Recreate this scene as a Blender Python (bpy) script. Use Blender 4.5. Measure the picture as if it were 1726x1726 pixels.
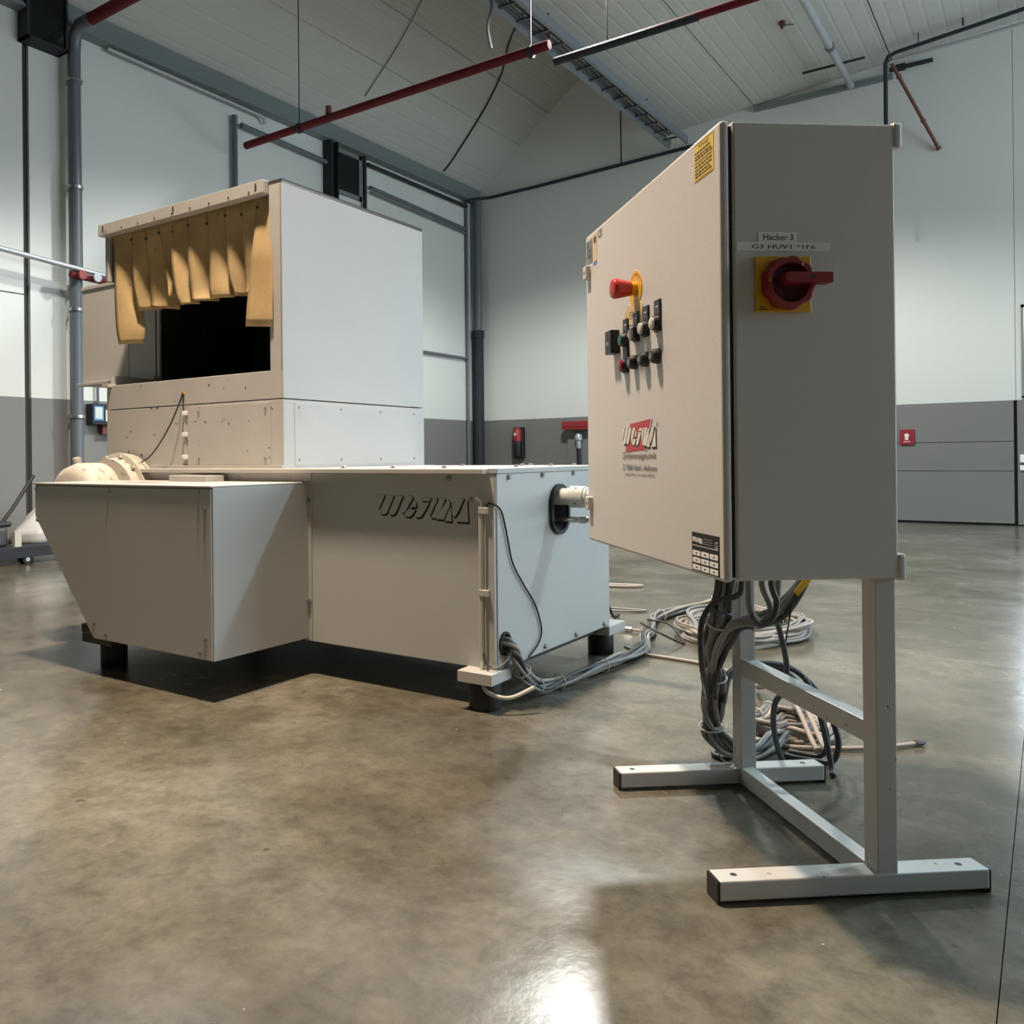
import bpy, math, random
from mathutils import Vector, Matrix
random.seed(7)
for _o in list(bpy.data.objects):
    bpy.data.objects.remove(_o)
scene = bpy.context.scene
COL = scene.collection
PI = math.pi

# ------------------------------------------------------------------ camera
cam_data = bpy.data.cameras.new('camera')
cam_data.sensor_width = 36.0
cam_data.lens = 36.0 * 1451.265 / 1726.0
cam_data.shift_x = 192.6 / 1726.0
cam_data.shift_y = -94.26 / 1726.0
cam_data.clip_start = 0.02
cam = bpy.data.objects.new('camera', cam_data)
COL.objects.link(cam)
cam.matrix_world = (Matrix.Translation((6.667, -10.71, 0.75)) @ Matrix.Rotation(0.64972, 4, 'Z')
                    @ Matrix.Rotation(PI / 2 + 0.00164, 4, 'X') @ Matrix.Rotation(-0.00955, 4, 'Z'))
scene.camera = cam

# ------------------------------------------------------------------ world, exposure
world = bpy.data.worlds.new('world')
scene.world = world
world.use_nodes = True
world.node_tree.nodes['Background'].inputs[0].default_value = (0.75, 0.85, 1.0, 1)
world.node_tree.nodes['Background'].inputs[1].default_value = 0.6
vs = scene.view_settings
vs.view_transform = 'Standard'
vs.look = 'None'
vs.gamma = 1.0
vs.use_curve_mapping = False
vs.exposure = 0.52

WINDOW_STRENGTH = 6.0
LAMPS = [  # name, x, y, z, watts, cone degrees, blend, colour, label: hall lamps above the picture
    ('warm', 4.66, -9.12, 4.60, 1320, 132, 0.45, (1.0, 0.785, 0.60), 'warm high bay lamp hanging in front of the shredder'),
    ('left_wall', 2.1, -7.5, 4.35, 300, 116, 0.45, (1.0, 0.99, 0.96), 'high bay lamp hanging near the drain pipe wall'),
    ('cool', 8.4, -5.9, 4.60, 520, 132, 0.45, (0.60, 0.87, 1.0), 'cool high bay lamp hanging between the cabinet and daylight windows'),
    ('gable', 3.7, -4.2, 4.63, 1080, 151, 0.35, (0.98, 1.0, 0.96), 'high bay lamp hanging between the red pipes and gable wall'),
]

# ------------------------------------------------------------------ materials
def new_mat(name):
    m = bpy.data.materials.new(name)
    m.use_nodes = True
    nt = m.node_tree
    return m, nt, nt.nodes['Principled BSDF']

def paint(name, col, rough=0.5, metal=0.0, var=0.06, vscale=3.0, bump=0.0, bscale=300.0, chips=0.0, chip_col=(0.05, 0.045, 0.04),
          chip_scale=40.0, spec=0.5, emis=None, emis_s=0.0):
    m, nt, b = new_mat(name)
    N, L = nt.nodes, nt.links
    tc = N.new('ShaderNodeTexCoord')
    no = N.new('ShaderNodeTexNoise')
    no.inputs['Scale'].default_value = vscale
    no.inputs['Detail'].default_value = 5
    L.new(tc.outputs['Object'], no.inputs['Vector'])
    mix = N.new('ShaderNodeMix')
    mix.data_type = 'RGBA'
    mix.inputs['A'].default_value = (*[c * (1 - var) for c in col], 1)
    mix.inputs['B'].default_value = (*[min(1, c * (1 + var)) for c in col], 1)
    L.new(no.outputs['Fac'], mix.inputs['Factor'])
    out = mix.outputs['Result']
    if chips > 0:
        n2 = N.new('ShaderNodeTexNoise')
        n2.inputs['Scale'].default_value = chip_scale
        n2.inputs['Detail'].default_value = 3
        L.new(tc.outputs['Object'], n2.inputs['Vector'])
        rp = N.new('ShaderNodeValToRGB')
        rp.color_ramp.elements[0].position = 0.74 - chips
        rp.color_ramp.elements[1].position = 0.755 - chips
        L.new(n2.outputs['Fac'], rp.inputs['Fac'])
        mx2 = N.new('ShaderNodeMix')
        mx2.data_type = 'RGBA'
        L.new(rp.outputs['Color'], mx2.inputs['Factor'])
        L.new(out, mx2.inputs['A'])
        mx2.inputs['B'].default_value = (*chip_col, 1)
        out = mx2.outputs['Result']
    L.new(out, b.inputs['Base Color'])
    b.inputs['Roughness'].default_value = rough
    b.inputs['Metallic'].default_value = metal
    b.inputs['Specular IOR Level'].default_value = spec
    if bump > 0:
        n3 = N.new('ShaderNodeTexNoise')
        n3.inputs['Scale'].default_value = bscale
        n3.inputs['Detail'].default_value = 2
        L.new(tc.outputs['Object'], n3.inputs['Vector'])
        bp = N.new('ShaderNodeBump')
        bp.inputs['Strength'].default_value = bump
        bp.inputs['Distance'].default_value = 0.001
        L.new(n3.outputs['Fac'], bp.inputs['Height'])
        L.new(bp.outputs['Normal'], b.inputs['Normal'])
    if emis:
        b.inputs['Emission Color'].default_value = (*emis, 1)
        b.inputs['Emission Strength'].default_value = emis_s
    return m

def concrete(name):
    m, nt, b = new_mat(name)
    N, L = nt.nodes, nt.links
    tc = N.new('ShaderNodeTexCoord')
    def noise(scale, detail, rough=0.6, dist=0.0):
        n = N.new('ShaderNodeTexNoise')
        n.inputs['Scale'].default_value = scale
        n.inputs['Detail'].default_value = detail
        n.inputs['Roughness'].default_value = rough
        n.inputs['Distortion'].default_value = dist
        L.new(tc.outputs['Object'], n.inputs['Vector'])
        return n
    def ramp(n, stops):
        r = N.new('ShaderNodeValToRGB')
        els = r.color_ramp.elements
        els[0].position, els[0].color = stops[0][0], (*stops[0][1], 1)
        els[1].position, els[1].color = stops[-1][0], (*stops[-1][1], 1)
        for p, c in stops[1:-1]:
            e = els.new(p)
            e.color = (*c, 1)
        L.new(n.outputs['Fac'], r.inputs['Fac'])
        return r
    def mixc(fac, a, bb, mode='MIX'):
        x = N.new('ShaderNodeMix')
        x.data_type = 'RGBA'
        x.blend_type = mode
        if isinstance(fac, float):
            x.inputs['Factor'].default_value = fac
        else:
            L.new(fac, x.inputs['Factor'])
        L.new(a, x.inputs['A'])
        L.new(bb, x.inputs['B'])
        return x.outputs['Result']
    big = ramp(noise(1.3, 8, 0.68, 0.3), [(0.30, (0.050, 0.045, 0.030)), (0.5, (0.115, 0.104, 0.077)), (0.70, (0.195, 0.182, 0.146))])
    fine = ramp(noise(9, 8, 0.7, 0.2), [(0.28, (0.60, 0.58, 0.54)), (0.5, (1.0, 1.0, 1.0)), (0.75, (1.25, 1.24, 1.20))])
    c = mixc(1.0, big.outputs['Color'], fine.outputs['Color'], 'MULTIPLY')
    mid = ramp(noise(24, 6, 0.72, 0.6), [(0.30, (0.76, 0.74, 0.71)), (0.5, (1.0, 1.0, 1.0)), (0.72, (1.2, 1.19, 1.16))])
    c = mixc(1.0, c, mid.outputs['Color'], 'MULTIPLY')
    st = ramp(noise(3.1, 4, 0.55, 0.5), [(0.62, (0, 0, 0)), (0.74, (0.55, 0.55, 0.55))])
    dark = N.new('ShaderNodeRGB')
    dark.outputs[0].default_value = (0.105, 0.095, 0.075, 1)
    c = mixc(st.outputs['Color'], c, dark.outputs[0])
    sp = ramp(noise(14, 2, 0.5, 0.0), [(0.735, (0, 0, 0)), (0.76, (0.8, 0.8, 0.8))])
    dk2 = N.new('ShaderNodeRGB')
    dk2.outputs[0].default_value = (0.06, 0.055, 0.045, 1)
    c = mixc(sp.outputs['Color'], c, dk2.outputs[0])
    wsp = ramp(noise(38, 2, 0.5, 0.0), [(0.77, (0, 0, 0)), (0.785, (0.8, 0.8, 0.8))])
    wh = N.new('ShaderNodeRGB')
    wh.outputs[0].default_value = (0.55, 0.52, 0.46, 1)
    c = mixc(wsp.outputs['Color'], c, wh.outputs[0])
    L.new(c, b.inputs['Base Color'])
    rr = N.new('ShaderNodeMapRange')
    rr.inputs['From Min'].default_value = 0.3
    rr.inputs['From Max'].default_value = 0.7
    rr.inputs['To Min'].default_value = 0.13
    rr.inputs['To Max'].default_value = 0.30
    L.new(noise(2.4, 6, 0.65, 0.2).outputs['Fac'], rr.inputs['Value'])
    L.new(rr.outputs['Result'], b.inputs['Roughness'])
    b.inputs['Specular IOR Level'].default_value = 0.8
    nb = noise(28, 4, 0.6)
    bp = N.new('ShaderNodeBump')
    bp.inputs['Strength'].default_value = 0.10
    bp.inputs['Distance'].default_value = 0.004
    L.new(nb.outputs['Fac'], bp.inputs['Height'])
    L.new(bp.outputs['Normal'], b.inputs['Normal'])
    return m

def ribbed(name, col, rough, axis, freq, strength):
    """sandwich panel sheet with shallow ribs across `axis`"""
    m = paint(name, col, rough, var=0.05, vscale=0.6)
    nt = m.node_tree
    N, L = nt.nodes, nt.links
    b = N['Principled BSDF']
    tc = N.new('ShaderNodeTexCoord')
    w = N.new('ShaderNodeTexWave')
    w.wave_type = 'BANDS'
    w.bands_direction = axis
    w.wave_profile = 'SIN'
    w.inputs['Scale'].default_value = freq
    L.new(tc.outputs['Object'], w.inputs['Vector'])
    rp = N.new('ShaderNodeValToRGB')
    rp.color_ramp.elements[0].position = 0.0
    rp.color_ramp.elements[1].position = 0.12
    L.new(w.outputs['Fac'], rp.inputs['Fac'])
    bp = N.new('ShaderNodeBump')
    bp.inputs['Strength'].default_value = strength
    bp.inputs['Distance'].default_value = 0.004
    L.new(rp.outputs['Color'], bp.inputs['Height'])
    L.new(bp.outputs['Normal'], b.inputs['Normal'])
    return m

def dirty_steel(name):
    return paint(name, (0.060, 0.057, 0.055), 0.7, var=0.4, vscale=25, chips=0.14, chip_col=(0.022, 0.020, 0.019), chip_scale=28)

M = {}
M['floor'] = concrete('polished_concrete')
M['joint'] = paint('dark_joint', (0.045, 0.045, 0.045), 0.9)
M['white'] = paint('white_wall_paint', (0.66, 0.68, 0.64), 0.55, var=0.05, vscale=0.9, bump=0.05, bscale=60)
M['wains'] = paint('grey_wall_paint', (0.185, 0.185, 0.175), 0.5, var=0.05, vscale=0.9)
M['ceil'] = ribbed('ceiling_sheet', (0.46, 0.465, 0.42), 0.6, 'X', 2.2, 0.6)
M['beam'] = paint('teal_grey_beam', (0.17, 0.20, 0.20), 0.5)
M['pipe'] = paint('grey_pipe', (0.12, 0.135, 0.155), 0.35, var=0.12, vscale=2)
M['pipe_dark'] = paint('dark_grey_pipe', (0.028, 0.031, 0.038), 0.65, spec=0.25)
M['pipe_white'] = paint('galvanised_pipe', (0.42, 0.45, 0.46), 0.35, metal=0.4)
M['pipe_red'] = paint('red_pipe', (0.12, 0.010, 0.016), 0.7, spec=0.25, var=0.15)
M['pipe_rust'] = paint('rusty_pipe', (0.13, 0.045, 0.03), 0.6, var=0.3, vscale=9)
M['black'] = paint('black_plastic', (0.012, 0.012, 0.014), 0.45)
M['rubber'] = paint('black_rubber', (0.01, 0.01, 0.01), 0.6, var=0.2)
M['paint'] = paint('light_grey_machine_paint', (0.50, 0.505, 0.49), 0.42, var=0.05, vscale=4, bump=0.22, bscale=420, chips=0.0)
M['paint_old'] = paint('chipped_machine_paint', (0.485, 0.475, 0.45), 0.5, var=0.09, vscale=6, bump=0.15, bscale=300, chips=0.0, chip_scale=55)
M['paint_chip'] = paint('heavily_chipped_paint', (0.485, 0.475, 0.45), 0.5, var=0.09, vscale=6, bump=0.15, bscale=300, chips=0.035, chip_scale=42)
M['cast'] = paint('flaking_cream_cast_paint', (0.52, 0.49, 0.42), 0.55, var=0.1, vscale=8, chips=0.11, chip_col=(0.30, 0.26, 0.20), chip_scale=30)
M['cab'] = paint('textured_cabinet_powder_coat', (0.65, 0.63, 0.605), 0.40, var=0.02, vscale=3, bump=0.6, bscale=700)
M['cab_side'] = M['cab']
M['stand'] = paint('stand_grey_paint', (0.57, 0.57, 0.55), 0.4, var=0.06, vscale=9, bump=0.06, bscale=150, chips=0.008, chip_scale=60)
M['steel'] = paint('bolt_steel', (0.45, 0.45, 0.44), 0.3, metal=0.9)
M['inside'] = dirty_steel('grimy_shaded_steel')  # hopper grime, also the painted shade on far foot pads and rails
M['chute'] = paint('chute_grey_sheet', (0.20, 0.205, 0.205), 0.5, var=0.2, vscale=6)
M['leather'] = paint('tan_curtain_hide', (0.50, 0.36, 0.175), 0.7, var=0.22, vscale=14, bump=0.2, bscale=90, chips=0.02, chip_col=(0.22, 0.15, 0.08), chip_scale=35)
M['red'] = paint('red_plastic', (0.50, 0.025, 0.018), 0.3)
M['red_dark'] = paint('dark_red_plastic', (0.27, 0.02, 0.025), 0.4)
M['red_deep'] = paint('deep_red_recess', (0.11, 0.012, 0.02), 0.5)
M['yellow'] = paint('yellow_plastic', (0.72, 0.40, 0.02), 0.4)
M['yellow_lab'] = paint('yellow_sticker', (0.78, 0.56, 0.11), 0.5)
M['paper'] = paint('torn_paper_label', (0.62, 0.50, 0.27), 0.7, var=0.15, vscale=60)
M['label'] = paint('white_label_tape', (0.86, 0.87, 0.85), 0.5)
M['ink'] = paint('black_ink', (0.012, 0.012, 0.013), 0.6)
M['ink_soft'] = paint('brown_black_ink', (0.05, 0.045, 0.035), 0.6)
M['ink_white'] = paint('white_ink', (0.75, 0.74, 0.70), 0.5)
M['ink_red'] = paint('red_ink', (0.48, 0.05, 0.05), 0.5)
M['ink_blue'] = paint('blue_ink', (0.06, 0.25, 0.5), 0.5)
M['green'] = paint('green_lens', (0.01, 0.10, 0.08), 0.25)
M['lens_white'] = paint('white_lens', (0.62, 0.58, 0.56), 0.25)
M['lens_red'] = paint('red_lens', (0.30, 0.01, 0.035), 0.25)
M['cable_grey'] = paint('grey_cable_sheath', (0.22, 0.215, 0.20), 0.45)
M['cable_dark'] = paint('dark_grey_cable_sheath', (0.055, 0.057, 0.06), 0.45)
M['cable_pale'] = paint('pale_cable_sheath', (0.36, 0.31, 0.27), 0.45)
M['cable_beige'] = paint('beige_conduit', (0.50, 0.485, 0.42), 0.5)
M['tie'] = paint('white_zip_tie', (0.62, 0.60, 0.54), 0.5)
M['bag'] = paint('white_plastic_bag', (0.5, 0.5, 0.49), 0.35, var=0.05, bump=0.5, bscale=14)
M['tray'] = paint('galvanised_tray', (0.20, 0.225, 0.25), 0.4, metal=0.3)
M['tray_dark'] = paint('dark_tray_rail', (0.05, 0.058, 0.07), 0.45)
M['glass_dark'] = paint('dark_window_glass', (0.012, 0.016, 0.017), 0.08)
M['pane'] = paint('daylit_frosted_pane', (0.8, 0.85, 0.9), 0.3, emis=(0.72, 0.86, 1.0), emis_s=WINDOW_STRENGTH)
M['screen'] = paint('control_box_screen', (0.55, 0.62, 0.62), 0.3)
M['alu'] = paint('aluminium_frame', (0.42, 0.43, 0.43), 0.35, metal=0.6)
M['lamp_glow'] = paint('lamp_lens', (0.9, 0.9, 0.9), 0.3, emis=(1.0, 0.88, 0.72), emis_s=6.0)

# ------------------------------------------------------------------ mesh helpers
class MB:
    def __init__(s):
        s.v, s.f, s.m = [], [], []
        s.cur = 0
    def face(s, idx):
        s.f.append(idx)
        s.m.append(s.cur)
    def mat(s, i):
        s.cur = i
        return s
    def box(s, x0, y0, z0, x1, y1, z1):
        x0, x1 = min(x0, x1), max(x0, x1)
        y0, y1 = min(y0, y1), max(y0, y1)
        z0, z1 = min(z0, z1), max(z0, z1)
        n = len(s.v)
        s.v += [(x0, y0, z0), (x1, y0, z0), (x1, y1, z0), (x0, y1, z0), (x0, y0, z1), (x1, y0, z1), (x1, y1, z1), (x0, y1, z1)]
        for q in ((0, 3, 2, 1), (4, 5, 6, 7), (0, 1, 5, 4), (1, 2, 6, 5), (2, 3, 7, 6), (3, 0, 4, 7)):
            s.face(tuple(n + i for i in q))
        return s
    def prism(s, poly, o, r, u, t):
        """polygon (2d) on plane origin o, right r, up u, extruded by vector t"""
        o, r, u, t = Vector(o), Vector(r), Vector(u), Vector(t)
        n, k = len(s.v), len(poly)
        A = [o + r * p[0] + u * p[1] for p in poly]
        s.v += [tuple(a) for a in A] + [tuple(a + t) for a in A]
        s.face(tuple(n + i for i in range(k)))
        s.face(tuple(n + k + i for i in reversed(range(k))))
        for i in range(k):
            j = (i + 1) % k
            s.face((n + i, n + k + i, n + k + j, n + j))
        return s
    def lathe(s, p0, axis, prof, seg=20):
        """prof = [(dist along axis, radius)]"""
        p0, a = Vector(p0), Vector(axis).normalized()
        h = Vector((0, 0, 1)) if abs(a.z) < 0.9 else Vector((1, 0, 0))
        e1 = a.cross(h).normalized()
        e2 = a.cross(e1)
        rings = []
        for d, r in prof:
            n = len(s.v)
            for i in range(seg):
                t = 2 * PI * i / seg
                s.v.append(tuple(p0 + a * d + (e1 * math.cos(t) + e2 * math.sin(t)) * r))
            rings.append(n)
        for q in range(len(rings) - 1):
            for i in range(seg):
                j = (i + 1) % seg
                s.face((rings[q] + i, rings[q + 1] + i, rings[q + 1] + j, rings[q] + j))
        s.face(tuple(rings[0] + i for i in range(seg)))
        s.face(tuple(rings[-1] + i for i in reversed(range(seg))))
        return s
    def cyl(s, p0, p1, r, seg=14):
        d = Vector(p1) - Vector(p0)
        return s.lathe(p0, d, [(0, r), (d.length, r)], seg)
    def tube(s, pts, r, seg=8, closed=False):
        P = [Vector(p) for p in pts]
        k = len(P)
        up = None
        rings = []
        for i in range(k):
            if closed:
                t = P[(i + 1) % k] - P[i - 1]
            else:
                t = P[min(i + 1, k - 1)] - P[max(i - 1, 0)]
            if t.length < 1e-9:
                t = Vector((0, 0, 1))
            t.normalize()
            if up is None:
                up = t.orthogonal().normalized()
            up = (up - t * up.dot(t))
            if up.length < 1e-6:
                up = t.orthogonal()
            up.normalize()
            b = t.cross(up)
            rings.append(len(s.v))
            for j in range(seg):
                a = 2 * PI * j / seg
                s.v.append(tuple(P[i] + (up * math.cos(a) + b * math.sin(a)) * r))
        for q in range(k if closed else k - 1):
            A, B = rings[q], rings[(q + 1) % k]
            for j in range(seg):
                l = (j + 1) % seg
                s.face((A + j, A + l, B + l, B + j))
        if not closed:
            s.face(tuple(rings[0] + j for j in reversed(range(seg))))
            s.face(tuple(rings[-1] + j for j in range(seg)))
        return s
    def build(s, name, mats, parent=None, smooth=None, bevel=0.0, seg=2):
        me = bpy.data.meshes.new(name)
        me.from_pydata(s.v, [], s.f)
        if not isinstance(mats, (list, tuple)):
            mats = [mats]
        for m in mats:
            me.materials.append(M[m])
        me.polygons.foreach_set('material_index', s.m)
        me.validate()
        me.update()
        import bmesh
        bm = bmesh.new()
        bm.from_mesh(me)
        bmesh.ops.recalc_face_normals(bm, faces=bm.faces)
        bm.to_mesh(me)
        bm.free()
        if smooth:
            me.polygons.foreach_set('use_smooth', [True] * len(me.polygons))
            me.set_sharp_from_angle(angle=math.radians(smooth))
        o = bpy.data.objects.new(name, me)
        COL.objects.link(o)
        if parent is not None:
            o.parent = parent
        if bevel > 0:
            bv = o.modifiers.new('bevel', 'BEVEL')
            bv.width = bevel
            bv.segments = seg
            bv.limit_method = 'ANGLE'
        return o

def box(name, mat, parent, x0, y0, z0, x1, y1, z1, bevel=0.0):
    return MB().box(x0, y0, z0, x1, y1, z1).build(name, mat, parent, bevel=bevel)

def spline(pts, n=6):
    P = [Vector(p) for p in pts]
    P = [P[0] * 2 - P[1]] + P + [P[-1] * 2 - P[-2]]
    out = []
    for i in range(1, len(P) - 2):
        a, b, c, d = P[i - 1:i + 3]
        for k in range(n):
            t = k / n
            out.append(0.5 * ((2 * b) + (c - a) * t + (2 * a - 5 * b + 4 * c - d) * t * t + (3 * b - a - 3 * c + d) * t ** 3))
    out.append(P[-2])
    return out

def carve(o, mb, mat):
    """cut the closed shape mb out of o; the cut faces take material mat"""
    cu = mb.build('cutter', mat, o.parent)
    bo = o.modifiers.new('cut', 'BOOLEAN')
    bo.operation = 'DIFFERENCE'
    bo.solver = 'EXACT'
    bo.material_mode = 'TRANSFER'
    bo.object = cu
    bpy.context.view_layer.update()
    me = bpy.data.meshes.new_from_object(o.evaluated_get(bpy.context.evaluated_depsgraph_get()))
    me.name = o.name
    o.modifiers.clear()
    o.data = me
    bpy.data.objects.remove(cu)

def empty(name, loc=(0, 0, 0), rz=0.0):
    o = bpy.data.objects.new(name, None)
    o.empty_display_size = 0.1
    o.location = loc
    o.rotation_euler = (0, 0, rz)
    COL.objects.link(o)
    return o

def tag(o, label, cat, group=None):
    o['label'] = label
    o['category'] = cat
    if group:
        o['group'] = group
    return o

def struct(o, label=None):
    o['kind'] = 'structure'
    if label:
        o['label'] = label
    return o

def lab(o, label):
    o['label'] = label
    return o

def dup(o, parent, loc):
    c = o.copy()
    c.parent = parent
    c.location = loc
    COL.objects.link(c)
    return c

def text(name, body, mat, parent, o, r, u, w, h, t=0.0004):
    """flat lettering fitted into w x h with its lower left at o"""
    cu = bpy.data.curves.new(name, 'FONT')
    cu.body = body
    cu.resolution_u = 2
    tmp = bpy.data.objects.new('tmp_text', cu)
    COL.objects.link(tmp)
    dg = bpy.context.evaluated_depsgraph_get()
    me0 = bpy.data.meshes.new_from_object(tmp.evaluated_get(dg))
    bpy.data.objects.remove(tmp)
    bpy.data.curves.remove(cu)
    xs = [v.co.x for v in me0.vertices]
    ys = [v.co.y for v in me0.vertices]
    x0, x1, y0, y1 = min(xs), max(xs), min(ys), max(ys)
    o, r, u = Vector(o), Vector(r), Vector(u)
    n = r.cross(u)
    for v in me0.vertices:
        v.co = o + r * ((v.co.x - x0) / (x1 - x0) * w) + u * ((v.co.y - y0) / (y1 - y0) * h) + n * t
    me0.name = name
    me0.materials.clear()
    me0.materials.append(M[mat])
    ob = bpy.data.objects.new(name, me0)
    COL.objects.link(ob)
    ob.parent = parent
    return ob

LOGO = [  # wordmark pieces, x to the right 75..775, y down 278..440
    [(75, 278), (134, 278), (84, 374)],
    [(148, 280), (208, 280), (152, 398), (136, 411), (112, 412), (95, 396)],
    [(222, 280), (280, 280), (218, 403), (200, 415), (180, 415), (166, 400)],
    [(352, 279), (318, 281), (288, 305), (270, 345), (268, 378), (280, 400), (300, 385), (356, 292)],
    [(368, 300), (384, 325), (384, 354), (342, 358), (362, 322)],
    [(318, 374), (378, 372), (352, 408), (328, 425), (300, 418), (290, 405)],
    [(450, 290), (500, 290), (488, 313), (434, 313)],
    [(428, 322), (486, 322), (424, 415), (406, 424), (384, 424), (376, 412)],
    [(545, 288), (520, 294), (500, 312), (490, 340), (490, 408), (540, 312)],
    [(562, 288), (606, 292), (545, 424), (500, 424)],
    [(622, 298), (636, 308), (640, 330), (592, 432), (532, 430)],
    [(644, 340), (650, 441), (598, 441)],
    [(740, 289), (700, 293), (668, 320), (652, 358), (654, 394), (672, 414), (700, 372)],
    [(764, 300), (770, 442), (688, 442)],
]

def logo(parent, o, r, u, w, h, face, shade, eps=0.0004, sh=(8, 11)):
    r, u = Vector(r), Vector(u)
    n = r.cross(u)
    o = Vector(o)
    f = lambda p, dx=0, dy=0: ((p[0] + dx - 75) / 705 * w, (455 - p[1] - dy) / 180 * h)
    if shade:
        mb = MB()
        for P in LOGO:
            cx = sum(p[0] for p in P) / len(P)
            cy = sum(p[1] for p in P) / len(P)
            big = [(p[0] + (2.5 if p[0] > cx else -2.5), p[1] + (2.5 if p[1] > cy else -2.5)) for p in P]
            for k in range(5):
                q = k / 4
                mb.prism([f(p, sh[0] * q, sh[1] * q) for p in big], o, r, u, n * (eps * (0.5 + 0.1 * k)))
        mb.build('logo_shadow', shade, parent)
    mb = MB()
    for P in LOGO:
        mb.prism([f(p) for p in P], o, r, u, n * (eps * 2.2))
    return mb.build('logo_lettering', face, parent)

_bolt = {}
def bolt(parent, loc, axis='-y', size=0.008, name='bolt'):
    key = (axis, size)
    if key not in _bolt:
        d = {'-y': (0, -1, 0), '+x': (1, 0, 0), '+z': (0, 0, 1), '-x': (-1, 0, 0)}[axis]
        mb = MB().lathe((0, 0, 0), d, [(-0.002, size * 1.35), (0.0015, size * 1.35), (0.0016, size), (size * 0.85, size), (size * 1.0, size * 0.75)], 6)
        o = mb.build(name, 'steel', parent)
        o.location = loc
        _bolt[key] = o
        return o
    return dup(_bolt[key], parent, loc)

# ------------------------------------------------------------------ the hall
X1, Y1 = 13.0, -20.0
# floor slabs split by saw-cut joints
fl = MB().box(-0.15, Y1 - 0.15, -0.25, X1 + 0.15, 0.15, -0.02).build('floor', 'joint')
struct(fl, 'polished mottled concrete floor')
for xa, xb in ((-0.15, 6.602), (6.6035, X1 + 0.15)):
    for ya, yb in ((Y1 - 0.15, -12.402), (-12.398, -3.902), (-3.898, 0.15)):
        box('concrete_slab', 'floor', fl, xa, ya, -0.03, xb, yb, 0.0)

def zc(x):      # underside of the shallow roof right of the cable tray
    return 4.53 + 0.088 * x
def zs(x):      # underside of the steep roof pitch over the left wall
    return 4.56 + 0.76 * x
XS = 2.95

wl = box('wall_left', 'joint', None, -0.15, Y1, 0.0, -0.03, 0.0, 4.62)
struct(wl, 'white panelled side wall with grey painted dado')
for a, b_ in ((0.0, 3.14), (3.16, 6.90), (6.955, 9.4), (9.42, 13.0), (13.02, -Y1)):
    if a > 6.9:
        box('wall_panel', 'white', wl, -0.031, -b_, 1.27, 0.0, -a, 2.105)
        box('wall_panel', 'white', wl, -0.031, -b_, 2.115, 0.0, -a, 4.58)
    else:
        box('wall_panel', 'white', wl, -0.031, -b_, 1.27, 0.0, -a, 4.58)
    box('dado_panel', 'wains', wl, -0.031, -b_, 0.0, 0.003, -a, 1.27)

wb = MB().prism([(0, 0), (X1, 0), (X1, zc(X1) + 0.1), (XS, zc(XS) + 0.1), (XS, zs(XS) + 0.05), (0, 4.62)], (0, 0.15, 0), (1, 0, 0), (0, 0, 1), (0, -0.12, 0)).build('wall_back', 'joint')
struct(wb, 'white gable end wall with grey painted dado')
WX0, WX1, WZ0, WZ1 = 6.43, 9.6, 1.29, 2.23
MB().prism([(0.0, 1.27), (XS - 0.003, 1.27), (XS - 0.003, zs(XS)), (0.0, 4.58)], (0, 0.031, 0), (1, 0, 0), (0, 0, 1), (0, -0.031, 0)).build('wall_panel', 'white', wb)
MB().prism([(XS, 1.27), (6.38, 1.27), (6.38, zc(6.38)), (XS, zc(XS))], (0, 0.031, 0), (1, 0, 0), (0, 0, 1), (0, -0.031, 0)).build('wall_panel', 'white', wb)
MB().prism([(6.384, WZ1), (WX1, WZ1), (WX1, zc(WX1)), (6.384, zc(6.384))], (0, 0.031, 0), (1, 0, 0), (0, 0, 1), (0, -0.031, 0)).build('wall_panel', 'white', wb)
box('wall_panel', 'white', wb, 6.384, 0.031, 1.27, WX0, 0.0, WZ1)
MB().prism([(WX1 + 0.004, 1.27), (X1, 1.27), (X1, zc(X1)), (WX1 + 0.004, zc(WX1))], (0, 0.031, 0), (1, 0, 0), (0, 0, 1), (0, -0.031, 0)).build('wall_panel', 'white', wb)
box('dado_panel', 'wains', wb, 0.0, 0.031, 0.0, 3.39, -0.003, 1.27)
for z0, z1 in ((0.022, 0.55), (0.556, 0.852), (0.858, 1.27)):
    box('dado_panel', 'wains', wb, 3.40, 0.031, z0, 6.362, -0.006, z1)
box('dado_panel', 'wains', wb, 6.392, 0.031, 0.012, X1, -0.004, 1.27)

# daylight window in the gable wall, right of the last dado panel
w1 = MB().box(WX0, -0.005, WZ0 - 0.02, WX1, 0.05, WZ0 + 0.02).box(WX0, -0.005, WZ1 - 0.03, WX1, 0.05, WZ1).box(WX0, -0.005, WZ0, WX0 + 0.025, 0.05, WZ1).box(WX1 - 0.025, -0.005, WZ0, WX1, 0.05, WZ1).build('window_1', 'alu')
struct(w1, 'bright daylit window band above grey dado')
for k in range(3):
    xa = WX0 + 0.025 + k * (WX1 - WX0 - 0.05) / 3
    xb = WX0 + 0.025 + (k + 1) * (WX1 - WX0 - 0.05) / 3
    box('window_pane', 'pane', w1, xa, 0.012, WZ0 + 0.02, xb - 0.02, 0.02, WZ1 - 0.03)
    box('mullion', 'alu', w1, xb - 0.02, -0.004, WZ0, xb, 0.04, WZ1)

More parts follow.
